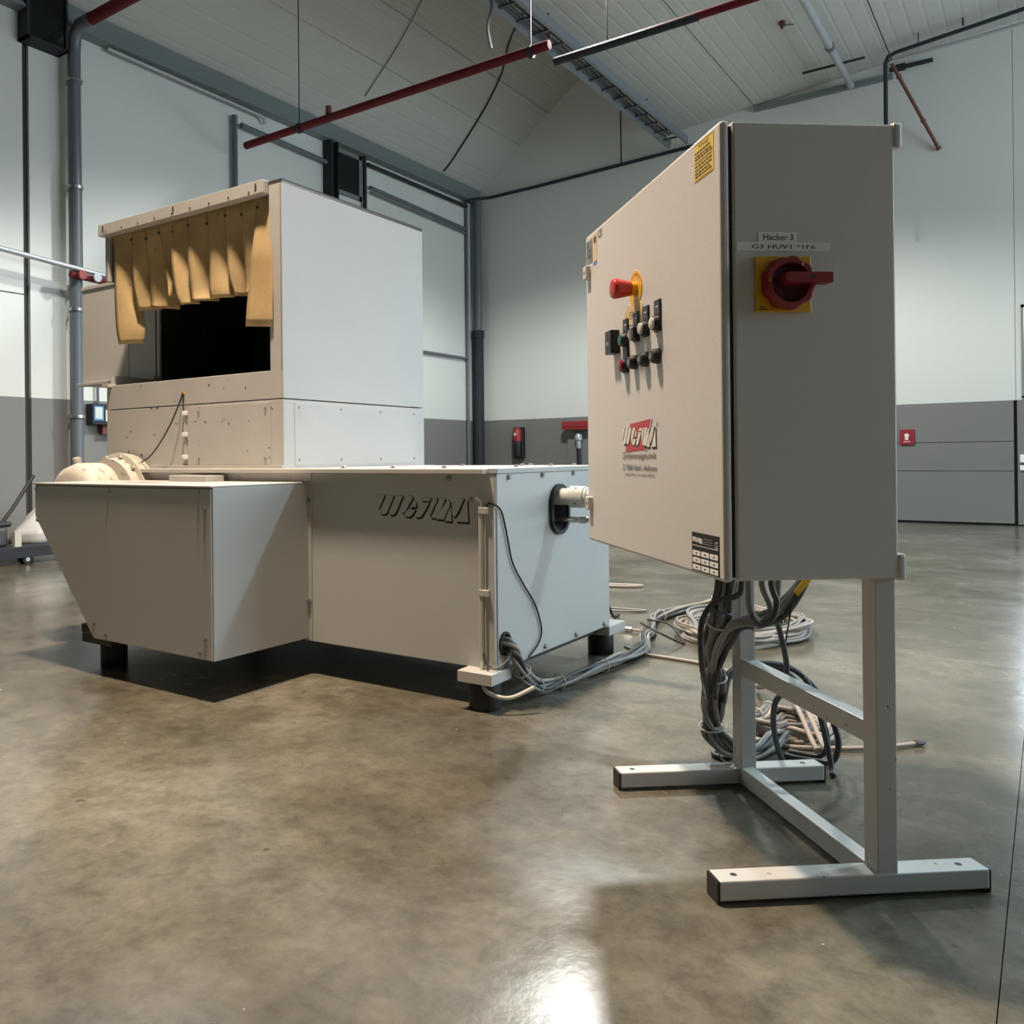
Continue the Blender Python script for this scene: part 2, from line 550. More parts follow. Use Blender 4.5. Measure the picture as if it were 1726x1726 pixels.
wr = box('wall_right', 'white', None, X1, Y1, 0.0, X1 + 0.15, 0.0, 5.75)
struct(wr, 'white side wall with tall daylight windows')
n = 2
for ya, yb in ((-3.3, -0.6), (-6.3, -3.6)):
    w = MB().box(X1 - 0.05, ya, 1.0, X1 + 0.01, yb, 1.06).box(X1 - 0.05, ya, 3.94, X1 + 0.01, yb, 4.0).box(X1 - 0.05, ya, 1.0, X1 + 0.01, ya + 0.06, 4.0).box(X1 - 0.05, yb - 0.06, 1.0, X1 + 0.01, yb, 4.0).build('window_%d_offscreen' % n, 'alu')
    struct(w, 'tall aluminium framed daylight window')
    n += 1
    for k in range(3):
        p0 = ya + 0.06 + k * (yb - ya - 0.12) / 3
        p1 = ya + 0.06 + (k + 1) * (yb - ya - 0.12) / 3
        box(('gable_end', 'mid_wall')[n - 3] + ('_first', '_middle', '_last')[k] + '_window_pane_offscreen', 'pane', w, X1 - 0.02, p0, 1.06, X1 - 0.008, p1 - 0.03, 3.94)
        box('mullion', 'alu', w, X1 - 0.045, p1 - 0.03, 1.06, X1, p1, 3.94)
wf = box('wall_front', 'wains', None, -0.15, Y1 - 0.15, 0.0, X1 + 0.15, Y1, 7.0)
struct(wf, 'grey end wall facing the gable wall')

# roof: steep pitch above the left wall, shallow roof to the right
c1 = MB().prism([(-0.15, zs(-0.15) + 0.13), (XS + 0.03, zs(XS) + 0.15), (XS + 0.03, zs(XS) + 0.2), (-0.15, zs(-0.15) + 0.2)], (0, 0.1, 0), (1, 0, 0), (0, 0, 1), (0, Y1 - 0.25, 0)).build('ceiling', 'joint')
struct(c1, 'steep sheeted roof pitch above the left wall')
for xa, xb in ((-0.1, 0.742), (0.75, 1.192), (1.2, 2.192), (2.2, 2.95)):
    MB().prism([(xa, zs(xa)), (xb, zs(xb)), (xb, zs(xb) + 0.15), (xa, zs(xa) + 0.15)], (0, 0.05, 0), (1, 0, 0), (0, 0, 1), (0, Y1 - 0.1, 0)).build('ceiling_panel', 'ceil', c1)
box('ceiling_riser', 'ceil', c1, XS, Y1, zc(XS), XS + 0.05, 0.0, zs(XS) + 0.12)
c2 = MB().prism([(XS, zc(XS) + 0.04), (X1 + 0.15, zc(X1) + 0.04), (X1 + 0.15, zc(X1) + 0.15), (XS, zc(XS) + 0.15)], (0, 0.1, 0), (1, 0, 0), (0, 0, 1), (0, Y1 - 0.25, 0)).build('ceiling', 'joint')
struct(c2, 'shallow sheeted roof above the cabinet')
xs_ = [XS, 3.9, 5.33, 6.76, 8.19, 9.62, 11.05, X1 + 0.1]
for xa, xb in zip(xs_[:-1], xs_[1:]):
    xb -= 0.012
    MB().prism([(xa, zc(xa)), (xb, zc(xb)), (xb, zc(xb) + 0.05), (xa, zc(xa) + 0.05)], (0, 0.05, 0), (1, 0, 0), (0, 0, 1), (0, Y1 - 0.1, 0)).build('ceiling_panel', 'ceil', c2)

# eave beam, column, dark eave windows on the left wall
t = MB().box(0.0, -19.9, 4.43, 0.10, -0.02, 4.60).box(0.0, -19.9, 4.405, 0.13, -0.02, 4.43).build('trim_1', 'beam')
struct(t, 'grey steel eave beam along the top of the left wall')
t = MB().box(0.0, -3.31, 0, 0.13, -3.30, 4.43).box(0.0, -3.19, 0, 0.13, -3.18, 4.43).box(0.05, -3.30, 0, 0.065, -3.19, 4.43).build('trim_2', 'pipe_dark')
struct(t, 'dark steel wall column behind the hopper')
t = MB().box(2.62, -0.05, zc(3) - 0.03, 6.2, -0.0, zc(3) + 0.02)
def eave_window(n, t0, t1, z0, z1, label, dx=0.0, fr=0.05, fm='beam'):
    d = 0.03 + dx
    w = MB().box(0, -t1, z0, d, -t0, z0 + fr).box(0, -t1, z1 - fr, d, -t0, z1).box(0, -t1, z0, d, -t1 + fr, z1).box(0, -t0 - fr, z0, d, -t0, z1).build('window_%d' % n, fm)
    struct(w, label)
    box('window_pane', 'glass_dark', w, 0.0, -t1 + fr, z0 + fr, dx + 0.012, -t0 - fr, z1 - fr)
eave_window(4, 2.64, 3.14, 3.86, 4.40, 'small dark eave window beside the dark wall column')
eave_window(5, 6.63, 6.99, 4.16, 4.62, 'dark eave window beside the drain pipe elbow', 0.12, 0.02, 'pipe_dark')

# ------------------------------------------------------------------ pipework and services
def pipe(name, pts, r, mat, label, cat='pipe', seg=14, n=None, extra=None):
    root = empty(name, pts[0])
    tag(root, label, cat)
    P = [Vector(p) - Vector(pts[0]) for p in pts]
    if n:
        P = spline(P, n)
    MB().tube(P, r, seg).build('pipe_run', mat, root, smooth=50)
    if extra:
        extra(root, Vector(pts[0]))
    return root

def clips(points, r, axis, mat='steel'):
    def f(root, o):
        for p in points:
            q = Vector(p) - o
            a = Vector(axis) * 0.012
            MB().cyl(q - a, q + a, r, 14).build('clip', mat, root, smooth=50)
    return f

def stay(root, o, p, q, r=0.005, mat='pipe_dark', name='hanger_rod'):
    MB().cyl(Vector(p) - o, Vector(q) - o, r, 6).build(name, mat, root, smooth=50)

# grey drain pipe with elbow, running over into the red overhead line
def _ex(root, o):
    for z in (1.12, 2.02, 3.05, 3.95):
        q = Vector((0.12, -6.56, z)) - o
        MB().cyl(q - Vector((0, 0, 0.012)), q + Vector((0, 0, 0.012)), 0.068, 14).box(q.x - 0.1, q.y - 0.012, q.z - 0.012, q.x, q.y + 0.012, q.z + 0.012).build('clip', 'steel', root, smooth=50)
pipe('drain_pipe', [(0.12, -6.56, 0.0), (0.12, -6.56, 2.0), (0.12, -6.56, 4.2), (0.14, -6.56, 4.33), (0.22, -6.56, 4.40), (0.38, -6.56, 4.40)], 0.055, 'pipe', 'tall grey drain pipe on the left wall with elbow at the top', extra=_ex)
pipe('overhead_pipe', [(0.38, -6.56, 4.40), (2.6, -6.56, 4.40)], 0.05, 'pipe_red', 'red overhead pipe joined to the elbow of the grey drain pipe',
     extra=lambda r_, o: (stay(r_, o, (0.9, -6.56, 4.4), (0.9, -6.56, zs(0.9) + 0.05)), stay(r_, o, (2.4, -6.56, 4.4), (2.4, -6.56, zs(2.4) + 0.05))))
YR = -4.8
def _ex(root, o):
    for x in (1.05, 3.5):
        stay(root, o, (x, YR, 3.86), (x, YR, (zs(x) if x < XS else zc(x)) + 0.05))
        q = Vector((x, YR, 3.86)) - o
        MB().cyl(q - Vector((0.015, 0, 0)), q + Vector((0.015, 0, 0)), 0.048, 12).build('clip', 'pipe_dark', root, smooth=50)
    q = Vector((1.42, YR, 3.9)) - o
    MB().cyl(q, q + Vector((0, 0, 0.07)), 0.03, 10).build('sprinkler_stub', 'pipe_rust', root, smooth=50)
pipe('overhead_pipe', [(0.32, YR, 3.86), (3.66, YR, 3.87)], 0.036, 'pipe_red', 'long red overhead pipe above the hopper with open end', extra=_ex)
def _ex(root, o):
    for x in (3.95, 6.0):
        stay(root, o, (x, -4.4, 3.93), (x, -4.4, zc(x) + 0.02))
    q = Vector((3.5, -4.4, 3.93)) - o
    MB().cyl(q, q + Vector((1.15, 0, 0.0)), 0.031, 12).build('grey_sleeve', 'pipe_dark', root, smooth=50)
pipe('overhead_pipe', [(3.5, -4.4, 3.93), (7.4, -4.4, 3.95)], 0.029, 'pipe_red', 'overhead pipe part grey part red crossing in front of cable tray', extra=_ex)

# wall mounted lines on the left wall
pipe('wall_pipe', [(0.195, -9.5, 2.557), (0.195, -6.0, 2.312)], 0.022, 'pipe_white', 'pale horizontal pipe on left wall running in front of drain pipe')
rv = empty('valve_manifold', (0.20, -6.66, 2.296))
tag(rv, 'red valve manifold on the left wall beside the hopper', 'valve')
MB().cyl((0, 0, 0), (0, 0.46, -0.02), 0.028, 12).build('manifold_pipe', 'pipe_red', rv, smooth=50)
for k in range(3):
    MB().lathe((0.0, 0.08 + 0.14 * k, 0.0), (1, 0, 0), [(0, 0.02), (0.04, 0.02), (0.041, 0.038), (0.06, 0.038)], 12).build('valve_wheel', ['red_dark', 'pipe_white', 'red_dark'][k], rv, smooth=50)
pipe('wall_cable', [(0.012, -6.43, 2.40), (0.012, -6.44, 4.40)], 0.008, 'pipe_dark', 'thin dark cable running up the left wall beside the drain pipe', 'cable', seg=8)
pipe('wall_pipe', [(0.05, -4.70, 0.0), (0.05, -4.70, 4.26)], 0.028, 'pipe', 'short grey standpipe on left wall ending above the hopper')
pipe('wall_pipe', [(0.06, -4.62, 4.18), (0.06, -3.32, 4.15)], 0.028, 'pipe', 'grey horizontal pipe on left wall between standpipe and dark column')
def _ex(root, o):
    stay(root, o, (0.0, -5.0, 4.36), (0.07, -5.0, 4.36), 0.01)
pipe('wall_pipe', [(0.07, -6.2, 4.38), (0.07, -4.35, 4.36), (0.07, -4.30, 4.34), (0.05, -4.28, 4.30)], 0.018, 'pipe_white', 'thin galvanised pipe along the underside of eave beam')
pipe('wall_pipe', [(0.05, -2.61, 0.0), (0.05, -2.61, 4.407)], 0.025, 'pipe_dark', 'dark vertical pipe on left wall beside the eave window')
pipe('wall_pipe', [(0.05, -2.55, 4.33), (0.05, -0.318, 4.32)], 0.024, 'pipe_dark', 'dark horizontal pipe on left wall just under eave beam near the corner')
pipe('wall_pipe', [(0.05, -2.50, 4.06), (0.05, -0.318, 3.99)], 0.022, 'pipe', 'lower grey horizontal pipe on left wall near the corner', extra=lambda r_, o: MB().cyl(Vector((0.05, -2.5, 4.0)) - o, Vector((0.05, -0.32, 3.932)) - o, 0.013, 8).build('parallel_conduit', 'pipe', r_, smooth=50))
def _ex(root, o):
    MB().cyl(Vector((0.10, -0.13, 0.0)) - o, Vector((0.10, -0.13, 2.48)) - o, 0.082, 16).build('lower_sleeve', 'pipe_dark', root, smooth=50)
    MB().cyl(Vector((0.10, -0.13, 2.46)) - o, Vector((0.10, -0.13, 2.56)) - o, 0.092, 16).build('collar', 'pipe_dark', root, smooth=50)
pipe('corner_downpipe', [(0.10, -0.13, 0.0), (0.10, -0.13, 4.40)], 0.062, 'pipe', 'grey downpipe with dark lower sleeve in the corner of the two walls', extra=_ex)
pipe('wall_pipe', [(0.04, -1.7, 2.15), (0.04, -0.318, 2.15)], 0.02, 'pipe', 'grey horizontal pipe low on left wall ending beside the corner downpipe')
pipe('corner_conduit', [(0.03, -0.30, 0.0), (0.03, -0.30, 4.40)], 0.024, 'pipe', 'slim grey conduit on left wall beside the corner downpipe', 'conduit')
def _ex(root, o):
    stay(root, o, (2.26, -0.07, 4.5), (2.26, -0.07, zs(2.26) + 0.02), 0.008)
pipe('gable_pipe', [(0.16, -0.45, 4.33), (0.165, -0.42, 4.37), (0.30, -0.10, 4.45), (1.0, -0.07, 4.47), (3.4, -0.07, 4.55)], 0.022, 'pipe_dark', 'thin dark pipe crossing the gable wall at eave height', extra=_ex)

# cable ladder tray under the edge of the shallow roof
tr = empty('cable_tray', (2.93, -12.0, 4.55))
tag(tr, 'long galvanised cable ladder tray hanging below the roof', 'cable tray')
box('tray_rail', 'tray', tr, -0.02, 0, 0.0, 0.025, 11.82, 0.085)
box('tray_rail', 'tray', tr, 0.20, 0, 0.0, 0.235, 11.82, 0.085)
for k in range(39):
    y = 0.15 + k * 0.3
    box('tray_rung', 'tray_dark', tr, 0.02, y, 0.008, 0.205, y + 0.03, 0.025)
for k in range(5):
    y = 1.2 + 2.4 * k
    MB().cyl((0.11, y, 0.02), (0.11, y, zc(3.04) - 4.55 + 0.01), 0.006, 6).build('hanger_rod', 'pipe_dark', tr)
for k, (px_, rr, mt) in enumerate(((0.06, 0.012, 'cable_dark'), (0.10, 0.015, 'cable_dark'), (0.15, 0.011, 'cable_dark'))):
    pts = [(px_ + 0.015 * math.sin(j * 1.7 + k), 0.1 + j * 0.6, 0.037 + 0.006 * math.sin(j * 2.3 + k)) for j in range(20)]
    MB().tube(spline(pts, 3), rr, 6).build('tray_cable', mt, tr, smooth=60)
MB().tube(spline([(0.1, 7.35, 0.02), (0.12, 7.38, -0.12), (0.09, 7.36, -0.28), (0.1, 7.4, -0.45)], 4), 0.012, 6).build('drop_cable', 'cable_dark', tr, smooth=60)

pipe('roof_conduit', [(4.93, -9.0, 4.82), (4.93, -0.055, 4.82)], 0.034, 'pipe_white', 'pale galvanised conduit running under the roof above the cabinet', 'conduit',
     extra=lambda r_, o: [MB().cyl(Vector((4.93, y - 0.03, 4.82)) - o, Vector((4.93, y + 0.03, 4.82)) - o, 0.044, 14).build('coupling', 'pipe', r_, smooth=50) for y in (-2.5, -1.2)] + [MB().box(4.55 - o.x, -0.62 - o.y, 4.86 - o.z, 5.15 - o.x, -0.6 - o.y, 4.88 - o.z).build('support_bar', 'pipe_dark', r_)])
def _ex(root, o):
    stay(root, o, (5.62, -0.5, 4.92), (5.62, -0.5, zc(5.62) + 0.03))
    stay(root, o, (6.0, -0.5, 4.98), (6.0, -0.5, zc(6.0) + 0.03), 0.009)
    MB().tube([Vector(p) - o for p in ((5.36, -0.5, 4.80), (6.5, -0.5, 4.85), (8.5, -0.5, 4.93))], 0.018, 10).build('lower_pipe', 'pipe_white', root, smooth=50)
pipe('gas_pipe', [(8.5, -0.5, 5.08), (6.5, -0.5, 4.99), (5.42, -0.5, 4.885), (5.35, -0.5, 4.86), (5.325, -0.5, 4.80), (5.32, -0.5, 3.2)], 0.020, 'pipe_dark', 'dark pipe under the roof bending down behind the cabinet', extra=_ex)
pipe('sloping_pipe', [(5.36, -0.48, 4.83), (5.75, -0.02, 3.94)], 0.017, 'pipe_rust', 'rusty red pipe sloping down from the roof to the gable wall',
     extra=lambda r_, o: [MB().cyl(Vector((5.36, -0.48, 4.83)).lerp(Vector((5.75, -0.02, 3.94)), k) - o, Vector((5.36, -0.48, 4.83)).lerp(Vector((5.75, -0.02, 3.94)), k + 0.03) - o, 0.024, 10).build('fitting', 'pipe_rust', r_, smooth=50) for k in (0.17, 0.66, 0.97)])
# long batten at the roof-to-wall edge and cables clipped to the roof
t = box('trim_3', 'beam', None, 3.9, -0.06, 4.80, 5.33, -0.0, 4.855)
struct(t, 'narrow edge batten where shallow roof meets gable wall')
def on_slope(x, y):
    return (x, y, zs(x) - 0.019)
pipe('roof_cable', [on_slope(2.2, -1.95), on_slope(1.6, -1.72), on_slope(1.3, -1.42), on_slope(0.9, -1.2), on_slope(0.3, -1.02), on_slope(0.12, -1.0)], 0.010, 'pipe_dark', 'dark cable clipped down the steep roof pitch near the gable wall', 'cable', 6, n=4)
pipe('roof_cable', [on_slope(1.5, -3.3), on_slope(1.0, -3.15), on_slope(0.45, -3.08)], 0.006, 'pipe', 'thin faint cable clipped to the steep roof pitch above the red pipe', 'cable', 6, n=4)
pb = MB().box(5.30, -0.05, 4.885, 5.70, 0.0, 4.915).box(5.36, -0.06, 4.87, 5.45, 0.0, 4.93).build('roof_bracket', 'pipe_dark')
tag(pb, 'short dark bracket bar on gable wall under the bent pipe', 'bracket')
lv = MB().lathe((4.62, -1.8, zc(4.62)), (0, 0, -1), [(0, 0.03), (0.03, 0.03), (0.035, 0.015), (0.07, 0.012)], 10).tube(spline([(4.62, -1.8, zc(4.62) - 0.05), (4.66, -1.76, zc(4.66) - 0.03), (4.70, -1.68, zc(4.7) - 0.015)], 4), 0.006, 6).build('sprinkler_head', 'pipe_rust', smooth=50)
tag(lv, 'small rusty sprinkler head with wire under the roof', 'sprinkler')

# control box on the left wall
cb = empty('wall_control_box', (0.0, -6.30, 1.04))
tag(cb, 'dark wall control box with pale screens beside the hopper', 'control box')
box('box_body', 'pipe_dark', cb, 0.0, -0.10, 0.02, 0.10, 0.22, 0.20, 0.006)
box('screen', 'screen', cb, 0.10, -0.075, 0.07, 0.105, -0.005, 0.17)
box('screen_bezel', 'ink_blue', cb, 0.10, -0.085, 0.055, 0.103, 0.01, 0.18)
box('label_plate', 'label', cb, 0.10, 0.03, 0.05, 0.104, 0.2, 0.15)
box('warning_strip', 'red_dark', cb, 0.104, 0.04, 0.13, 0.106, 0.10, 0.15)
box('cable_gland_box', 'pipe_rust', cb, 0.0, 0.02, -0.06, 0.07, 0.2, 0.02)
MB().cyl((0.03, 0.0, 0.2), (0.03, 0.0, 0.62), 0.012, 8).build('conduit', 'pipe', cb)

# fire extinguisher and hose cabinet on the gable wall, call point sign
fe = empty('fire_extinguisher', (0.71, -0.10, 0.0))
tag(fe, 'covered fire extinguisher in red and black on the gable wall', 'fire extinguisher')
box('backplate', 'black', fe, -0.075, 0.02, 0.72, 0.075, 0.10, 1.16, 0.01)
MB().lathe((0, 0, 0.74), (0, 0, 1), [(0, 0.045), (0.02, 0.055), (0.22, 0.062), (0.23, 0.06)], 16).build('lower_cover', 'black', fe, smooth=40)
MB().lathe((0, 0, 0.965), (0, 0, 1), [(0, 0.062), (0.14, 0.062), (0.18, 0.04), (0.19, 0.02)], 16).build('red_body', 'red_dark', fe, smooth=40)
box('emblem', 'ink_white', fe, -0.014, -0.066, 1.04, 0.014, -0.058, 1.075)
hc = empty('hose_station', (1.60, -0.12, 0.0))
tag(hc, 'grey hose station with red top tray on the gable wall', 'hose station')
box('back_board', 'wains', hc, -0.14, 0.06, 0.3, 0.35, 0.112, 1.27)
box('top_tray', 'red_dark', hc, -0.15, -0.1, 1.13, 0.4, 0.10, 1.21, 0.008)
box('tray_underside', 'red_dark', hc, -0.15, -0.09, 1.10, 0.4, 0.10, 1.13)
MB().lathe((0.05, 0, 0.85), (0, 0, 1), [(0, 0.03), (0.1, 0.035), (0.11, 0.05), (0.17, 0.05), (0.2, 0.03)], 12).build('nozzle', 'pipe_white', hc, smooth=40)
MB().tube(spline([(0.05, 0, 0.86), (0.06, 0, 0.6), (0.08, 0.02, 0.3), (0.1, 0.02, 0.02)], 4), 0.03, 10).build('hose', 'black', hc, smooth=60)
fs = empty('fire_alarm_sign', (5.36, -0.012, 0.835))
tag(fs, 'square red fire alarm call point with white symbol on grey dado', 'fire alarm')
box('sign_plate', 'red_dark', fs, 0, -0.02, 0, 0.135, 0.006, 0.165, 0.004)
MB().lathe((0.066, -0.02, 0.10), (0, -1, 0), [(0, 0.022), (0.003, 0.022)], 14).build('symbol', 'ink_white', fs)
MB().box(0.05, -0.0225, 0.05, 0.08, -0.02, 0.09).box(0.035, -0.0215, 0.03, 0.10, -0.02, 0.036).build('symbol', 'ink_white', fs)
ws = empty('wall_socket', (6.41, -0.004, 0.56))
tag(ws, 'pair of white socket strips on the dado under the daylight window', 'socket')
box('socket_strip', 'label', ws, 0, -0.03, 0.0, 0.3, 0.002, 0.05, 0.004)
box('socket_strip', 'label', ws, 0, -0.04, 0.08, 0.3, 0.002, 0.16, 0.004)

# pallet truck corner with a bag, far left
pt = empty('pallet_trolley', (0.42, -7.35, 0.0))
tag(pt, 'low dark trolley with small wheels by the left wall', 'trolley')
box('deck', 'pipe_dark', pt, -0.34, -0.62, 0.09, 0.30, 0.42, 0.13, 0.006)
box('side_rail', 'pipe_dark', pt, 0.27, -0.62, 0.05, 0.31, 0.42, 0.10)
for yy in (-0.5, 0.0, 0.32):
    MB().cyl((0.22, yy, 0.035), (0.30, yy, 0.035), 0.035, 14).build('wheel', 'rubber', pt, smooth=40)
    MB().cyl((0.30, yy, 0.035), (0.305, yy, 0.035), 0.016, 10).build('wheel_hub', 'pipe_white', pt, smooth=40)
    MB().cyl((-0.30, yy, 0.035), (-0.24, yy, 0.035), 0.035, 14).build('wheel', 'rubber', pt, smooth=40)
box('upright', 'cable_beige', pt, 0.245, -0.09, 0.10, 0.29, -0.04, 0.24)
box('motor_block', 'cable_dark', pt, 0.02, -0.55, 0.13, 0.22, -0.10, 0.27, 0.02)
box('motor_lid', 'black', pt, 0.04, -0.4, 0.27, 0.20, -0.06, 0.31, 0.015)
MB().tube([(0.15, -0.12, 0.29), (0.15, -0.03, 0.40), (0.13, 0.08, 0.54), (0.11, 0.16, 0.64)], 0.014, 8).build('handle_bar', 'black', pt, smooth=60)
bag = MB()
nu, nv = 20, 12
for i in range(nv + 1):
    th = i / nv
    for j in range(nu):
        ph = 2 * PI * j / nu
        rr = (0.26 * math.sin(PI * min(1, 0.12 + 0.88 * th) * 0.5) if th < 0.6 else 0.255) * (1.0 if th < 0.95 else 0.93)
        rr *= 1 + 0.10 * math.sin(5 * ph + 4 * th) + 0.06 * math.sin(9 * ph - 7 * th)
        bag.v.append((rr * math.cos(ph) * 0.66, rr * math.sin(ph) * 0.85, (0.29 + 0.05 * math.sin(ph)) * (1 - th)))
for i in range(nv):
    for j in range(nu):
        k = (j + 1) % nu
        bag.face((i * nu + j, (i + 1) * nu + j, (i + 1) * nu + k, i * nu + k))
bag.face(tuple(range(nu)))
bag.face(tuple(nv * nu + j for j in reversed(range(nu))))
bo = bag.build('plastic_bag', 'bag', smooth=70)
bo.location = (0.46, -7.10, 0.128)
tag(bo, 'crumpled white plastic bag lying on the low trolley', 'bag')

# ------------------------------------------------------------------ the shredder
S = empty('shredder', (5.358, -8.502, 0.0), 0.01036)
tag(S, 'large grey industrial wood shredder with tall hopper and tan strip curtain', 'shredder')
R_, U_ = (1, 0, 0), (0, 0, 1)
# base housing
bbody = MB().box(-1.97, 0.012, 0.115, -0.011, 0.812, 0.70).box(-1.97, 0.812, 0.115, -0.45, 0.925, 0.70).build('base_body', 'paint', S)
MB().box(-1.974, -0.004, 0.699, 0.004, 0.824, 0.715).box(-1.974, 0.824, 0.699, -0.85, 0.931, 0.715).build('top_plate', 'paint_old', S, bevel=0.002)
box('top_flange', 'paint_old', S, -1.965, -0.038, 0.699, -0.028, -0.003, 0.7135, 0.0015)
fp = box('front_panel', 'paint', S, -0.752, -0.002, 0.115, -0.004, 0.012, 0.699, 0.002)
logo(fp, (-0.447, -0.002, 0.546), R_, U_, 0.352, 0.084, 'paint', 'ink', 0.0005)
text('registered_mark', '\u00ae', 'ink', fp, (-0.098, -0.002, 0.612), R_, U_, 0.019, 0.019)
bolt(fp, (-0.17, -0.002, 0.685))
js = box('joint_strip', 'paint_old', S, -0.768, -0.008, 0.118, -0.737, -0.001, 0.668, 0.001)
for z in (0.6, 0.256):
    bolt(js, (-0.747, -0.008, z))
for x in (-1.365, -1.098, -0.84):
    bolt(fp, (x, -0.0, 0.683), size=0.0075)
MB().box(-1.95, -0.006, 0.664, -0.737, 0.012, 0.698).build('upper_rail', 'paint_old', S)
# blue-lit side panel
sp = box('side_panel', 'paint', S, -0.011, -0.002, 0.118, 0.0, 0.823, 0.699, 0.0025)
for y, z in ((0.067, 0.688), (0.289, 0.690), (0.519, 0.691), (0.75, 0.691), (0.297, 0.135), (0.529, 0.134), (0.768, 0.132)):
    bolt(sp, (0.0, y, z), '+x')
bolt(sp, (0.0, 0.01, 0.155), '+x', 0.005)
oval = [(0.403 + 0.068 * math.cos(a), 0.573 + (0.022 if math.sin(a) > 0 else -0.022) + 0.062 * math.sin(a)) for a in [2 * PI * k / 32 for k in range(32)]]
ovin = [(0.403 + 0.055 * math.cos(a), 0.573 + (0.022 if math.sin(a) > 0 else -0.022) + 0.049 * math.sin(a)) for a in [2 * PI * k / 32 for k in range(32)]]
rim = MB()
for k in range(32):
    j = (k + 1) % 32
    rim.prism([oval[k], oval[j], ovin[j], ovin[k]], (0, 0, 0), (0, 1, 0), (0, 0, 1), (0.012, 0, 0))
rim.build('oval_grommet', 'rubber', sp)
carve(sp, MB().prism(ovin, (-0.05, 0, 0), (0, 1, 0), (0, 0, 1), (0.10, 0, 0)), 'inside')
carve(bbody, MB().prism(ovin, (-0.32, 0, 0), (0, 1, 0), (0, 0, 1), (0.34, 0, 0)), 'inside')
MB().lathe((-0.005, 0.40, 0.615), (1, 0, 0), [(-0.30, 0.028), (0.055, 0.028), (0.056, 0.036), (0.105, 0.036), (0.106, 0.031), (0.115, 0.031), (0.116, 0.026), (0.22, 0.026), (0.221, 0.034), (0.245, 0.034)], 24).build('hydraulic_pipe', 'paint', sp, smooth=40)
for k in range(4):
    a = 0.6 + k * PI / 2
    MB().cyl((0.075, 0.40 + 0.0352 * math.cos(a), 0.615 + 0.0352 * math.sin(a)), (0.075, 0.40 + 0.037 * math.cos(a), 0.615 + 0.037 * math.sin(a)), 0.003, 8).build('pin_hole_shade', 'ink', sp)  # dark disc paints the shade inside each pin hole
MB().lathe((-0.005, 0.40, 0.540), (1, 0, 0), [(-0.30, 0.008), (0.045, 0.008), (0.046, 0.011), (0.075, 0.011), (0.076, 0.009), (0.083, 0.009), (0.084, 0.013), (0.11, 0.013), (0.111, 0.008), (0.2, 0.008)], 6).build('hose_fitting', ['steel'], sp)
cg = []
for k in range(24):
    a = 2 * PI * k / 24
    cg.append((0.035 + 0.033 * math.cos(a), 0.19 + 0.036 * math.sin(a)))
cgi = [(0.035 + (p[0] - 0.035) * 0.8, 0.19 + (p[1] - 0.19) * 0.8) for p in cg]
rim = MB()
for k in range(24):
    j = (k + 1) % 24
    rim.prism([cg[k], cg[j], cgi[j], cgi[k]], (0, 0, 0), (0, 1, 0), (0, 0, 1), (0.006, 0, 0))
rim.build('cable_grommet', 'rubber', sp)
carve(sp, MB().prism(cgi, (-0.05, 0, 0), (0, 1, 0), (0, 0, 1), (0.10, 0, 0)), 'inside')
carve(bbody, MB().prism(cgi, (-0.20, 0, 0), (0, 1, 0), (0, 0, 1), (0.22, 0, 0)), 'inside')
# screws along the top
for x, y in ((-0.62, 0.03), (-0.43, 0.06), (-0.21, 0.035), (-0.10, 0.30), (-0.10, 0.55), (-0.09, 0.72), (-0.5, 0.6), (-0.25, 0.62), (-0.3, 0.78)):
    bolt(S, (x, y, 0.715), '+z', 0.008)
# cable duct and channel on the front corner
MB().tube([(-0.046, -0.014, 0.13), (-0.046, -0.014, 0.595)], 0.010, 10).build('cable_conduit', 'cable_beige', S, smooth=60)
MB().tube(spline([(-0.046, -0.014, 0.59), (-0.05, -0.016, 0.615), (-0.062, -0.022, 0.628)], 4), 0.005, 8).build('conduit_tail', 'cable_beige', S, smooth=60)
MB().box(-0.032, -0.014, 0.115, -0.004, -0.003, 0.60).box(-0.034, -0.02, 0.115, -0.030, -0.003, 0.60).build('cable_channel', 'paint_old', S, bevel=0.001)
for z in (0.59, 0.345):
    box('channel_clip', 'cable_beige', S, -0.052, -0.026, z - 0.01, -0.02, -0.012, z + 0.01, 0.002)
MB().tube(spline([(-0.03, -0.016, 0.60), (-0.015, -0.018, 0.612), (0.004, 0.0, 0.60), (0.006, 0.022, 0.572), (0.006, 0.05, 0.50), (0.006, 0.08, 0.425), (0.006, 0.15, 0.35), (0.006, 0.223, 0.278), (0.006, 0.262, 0.197), (0.008, 0.235, 0.155), (0.008, 0.172, 0.125)], 6), 0.0028, 6).build('thin_black_cable', 'black', S, smooth=60)
MB().tube(spline([(-0.046, -0.014, 0.16), (-0.04, -0.03, 0.10), (-0.01, -0.055, 0.065), (0.05, -0.03, 0.05), (0.10, 0.03, 0.075)], 6), 0.0058, 8).build('conduit_cable', 'cable_beige', S, smooth=60)
MB().tube(spline([(-0.04, -0.02, 0.165), (-0.02, -0.03, 0.135), (0.01, -0.02, 0.13), (0.03, 0.015, 0.16), (0.012, 0.03, 0.19)], 6), 0.003, 6).build('thin_black_cable', 'black', S, smooth=60)

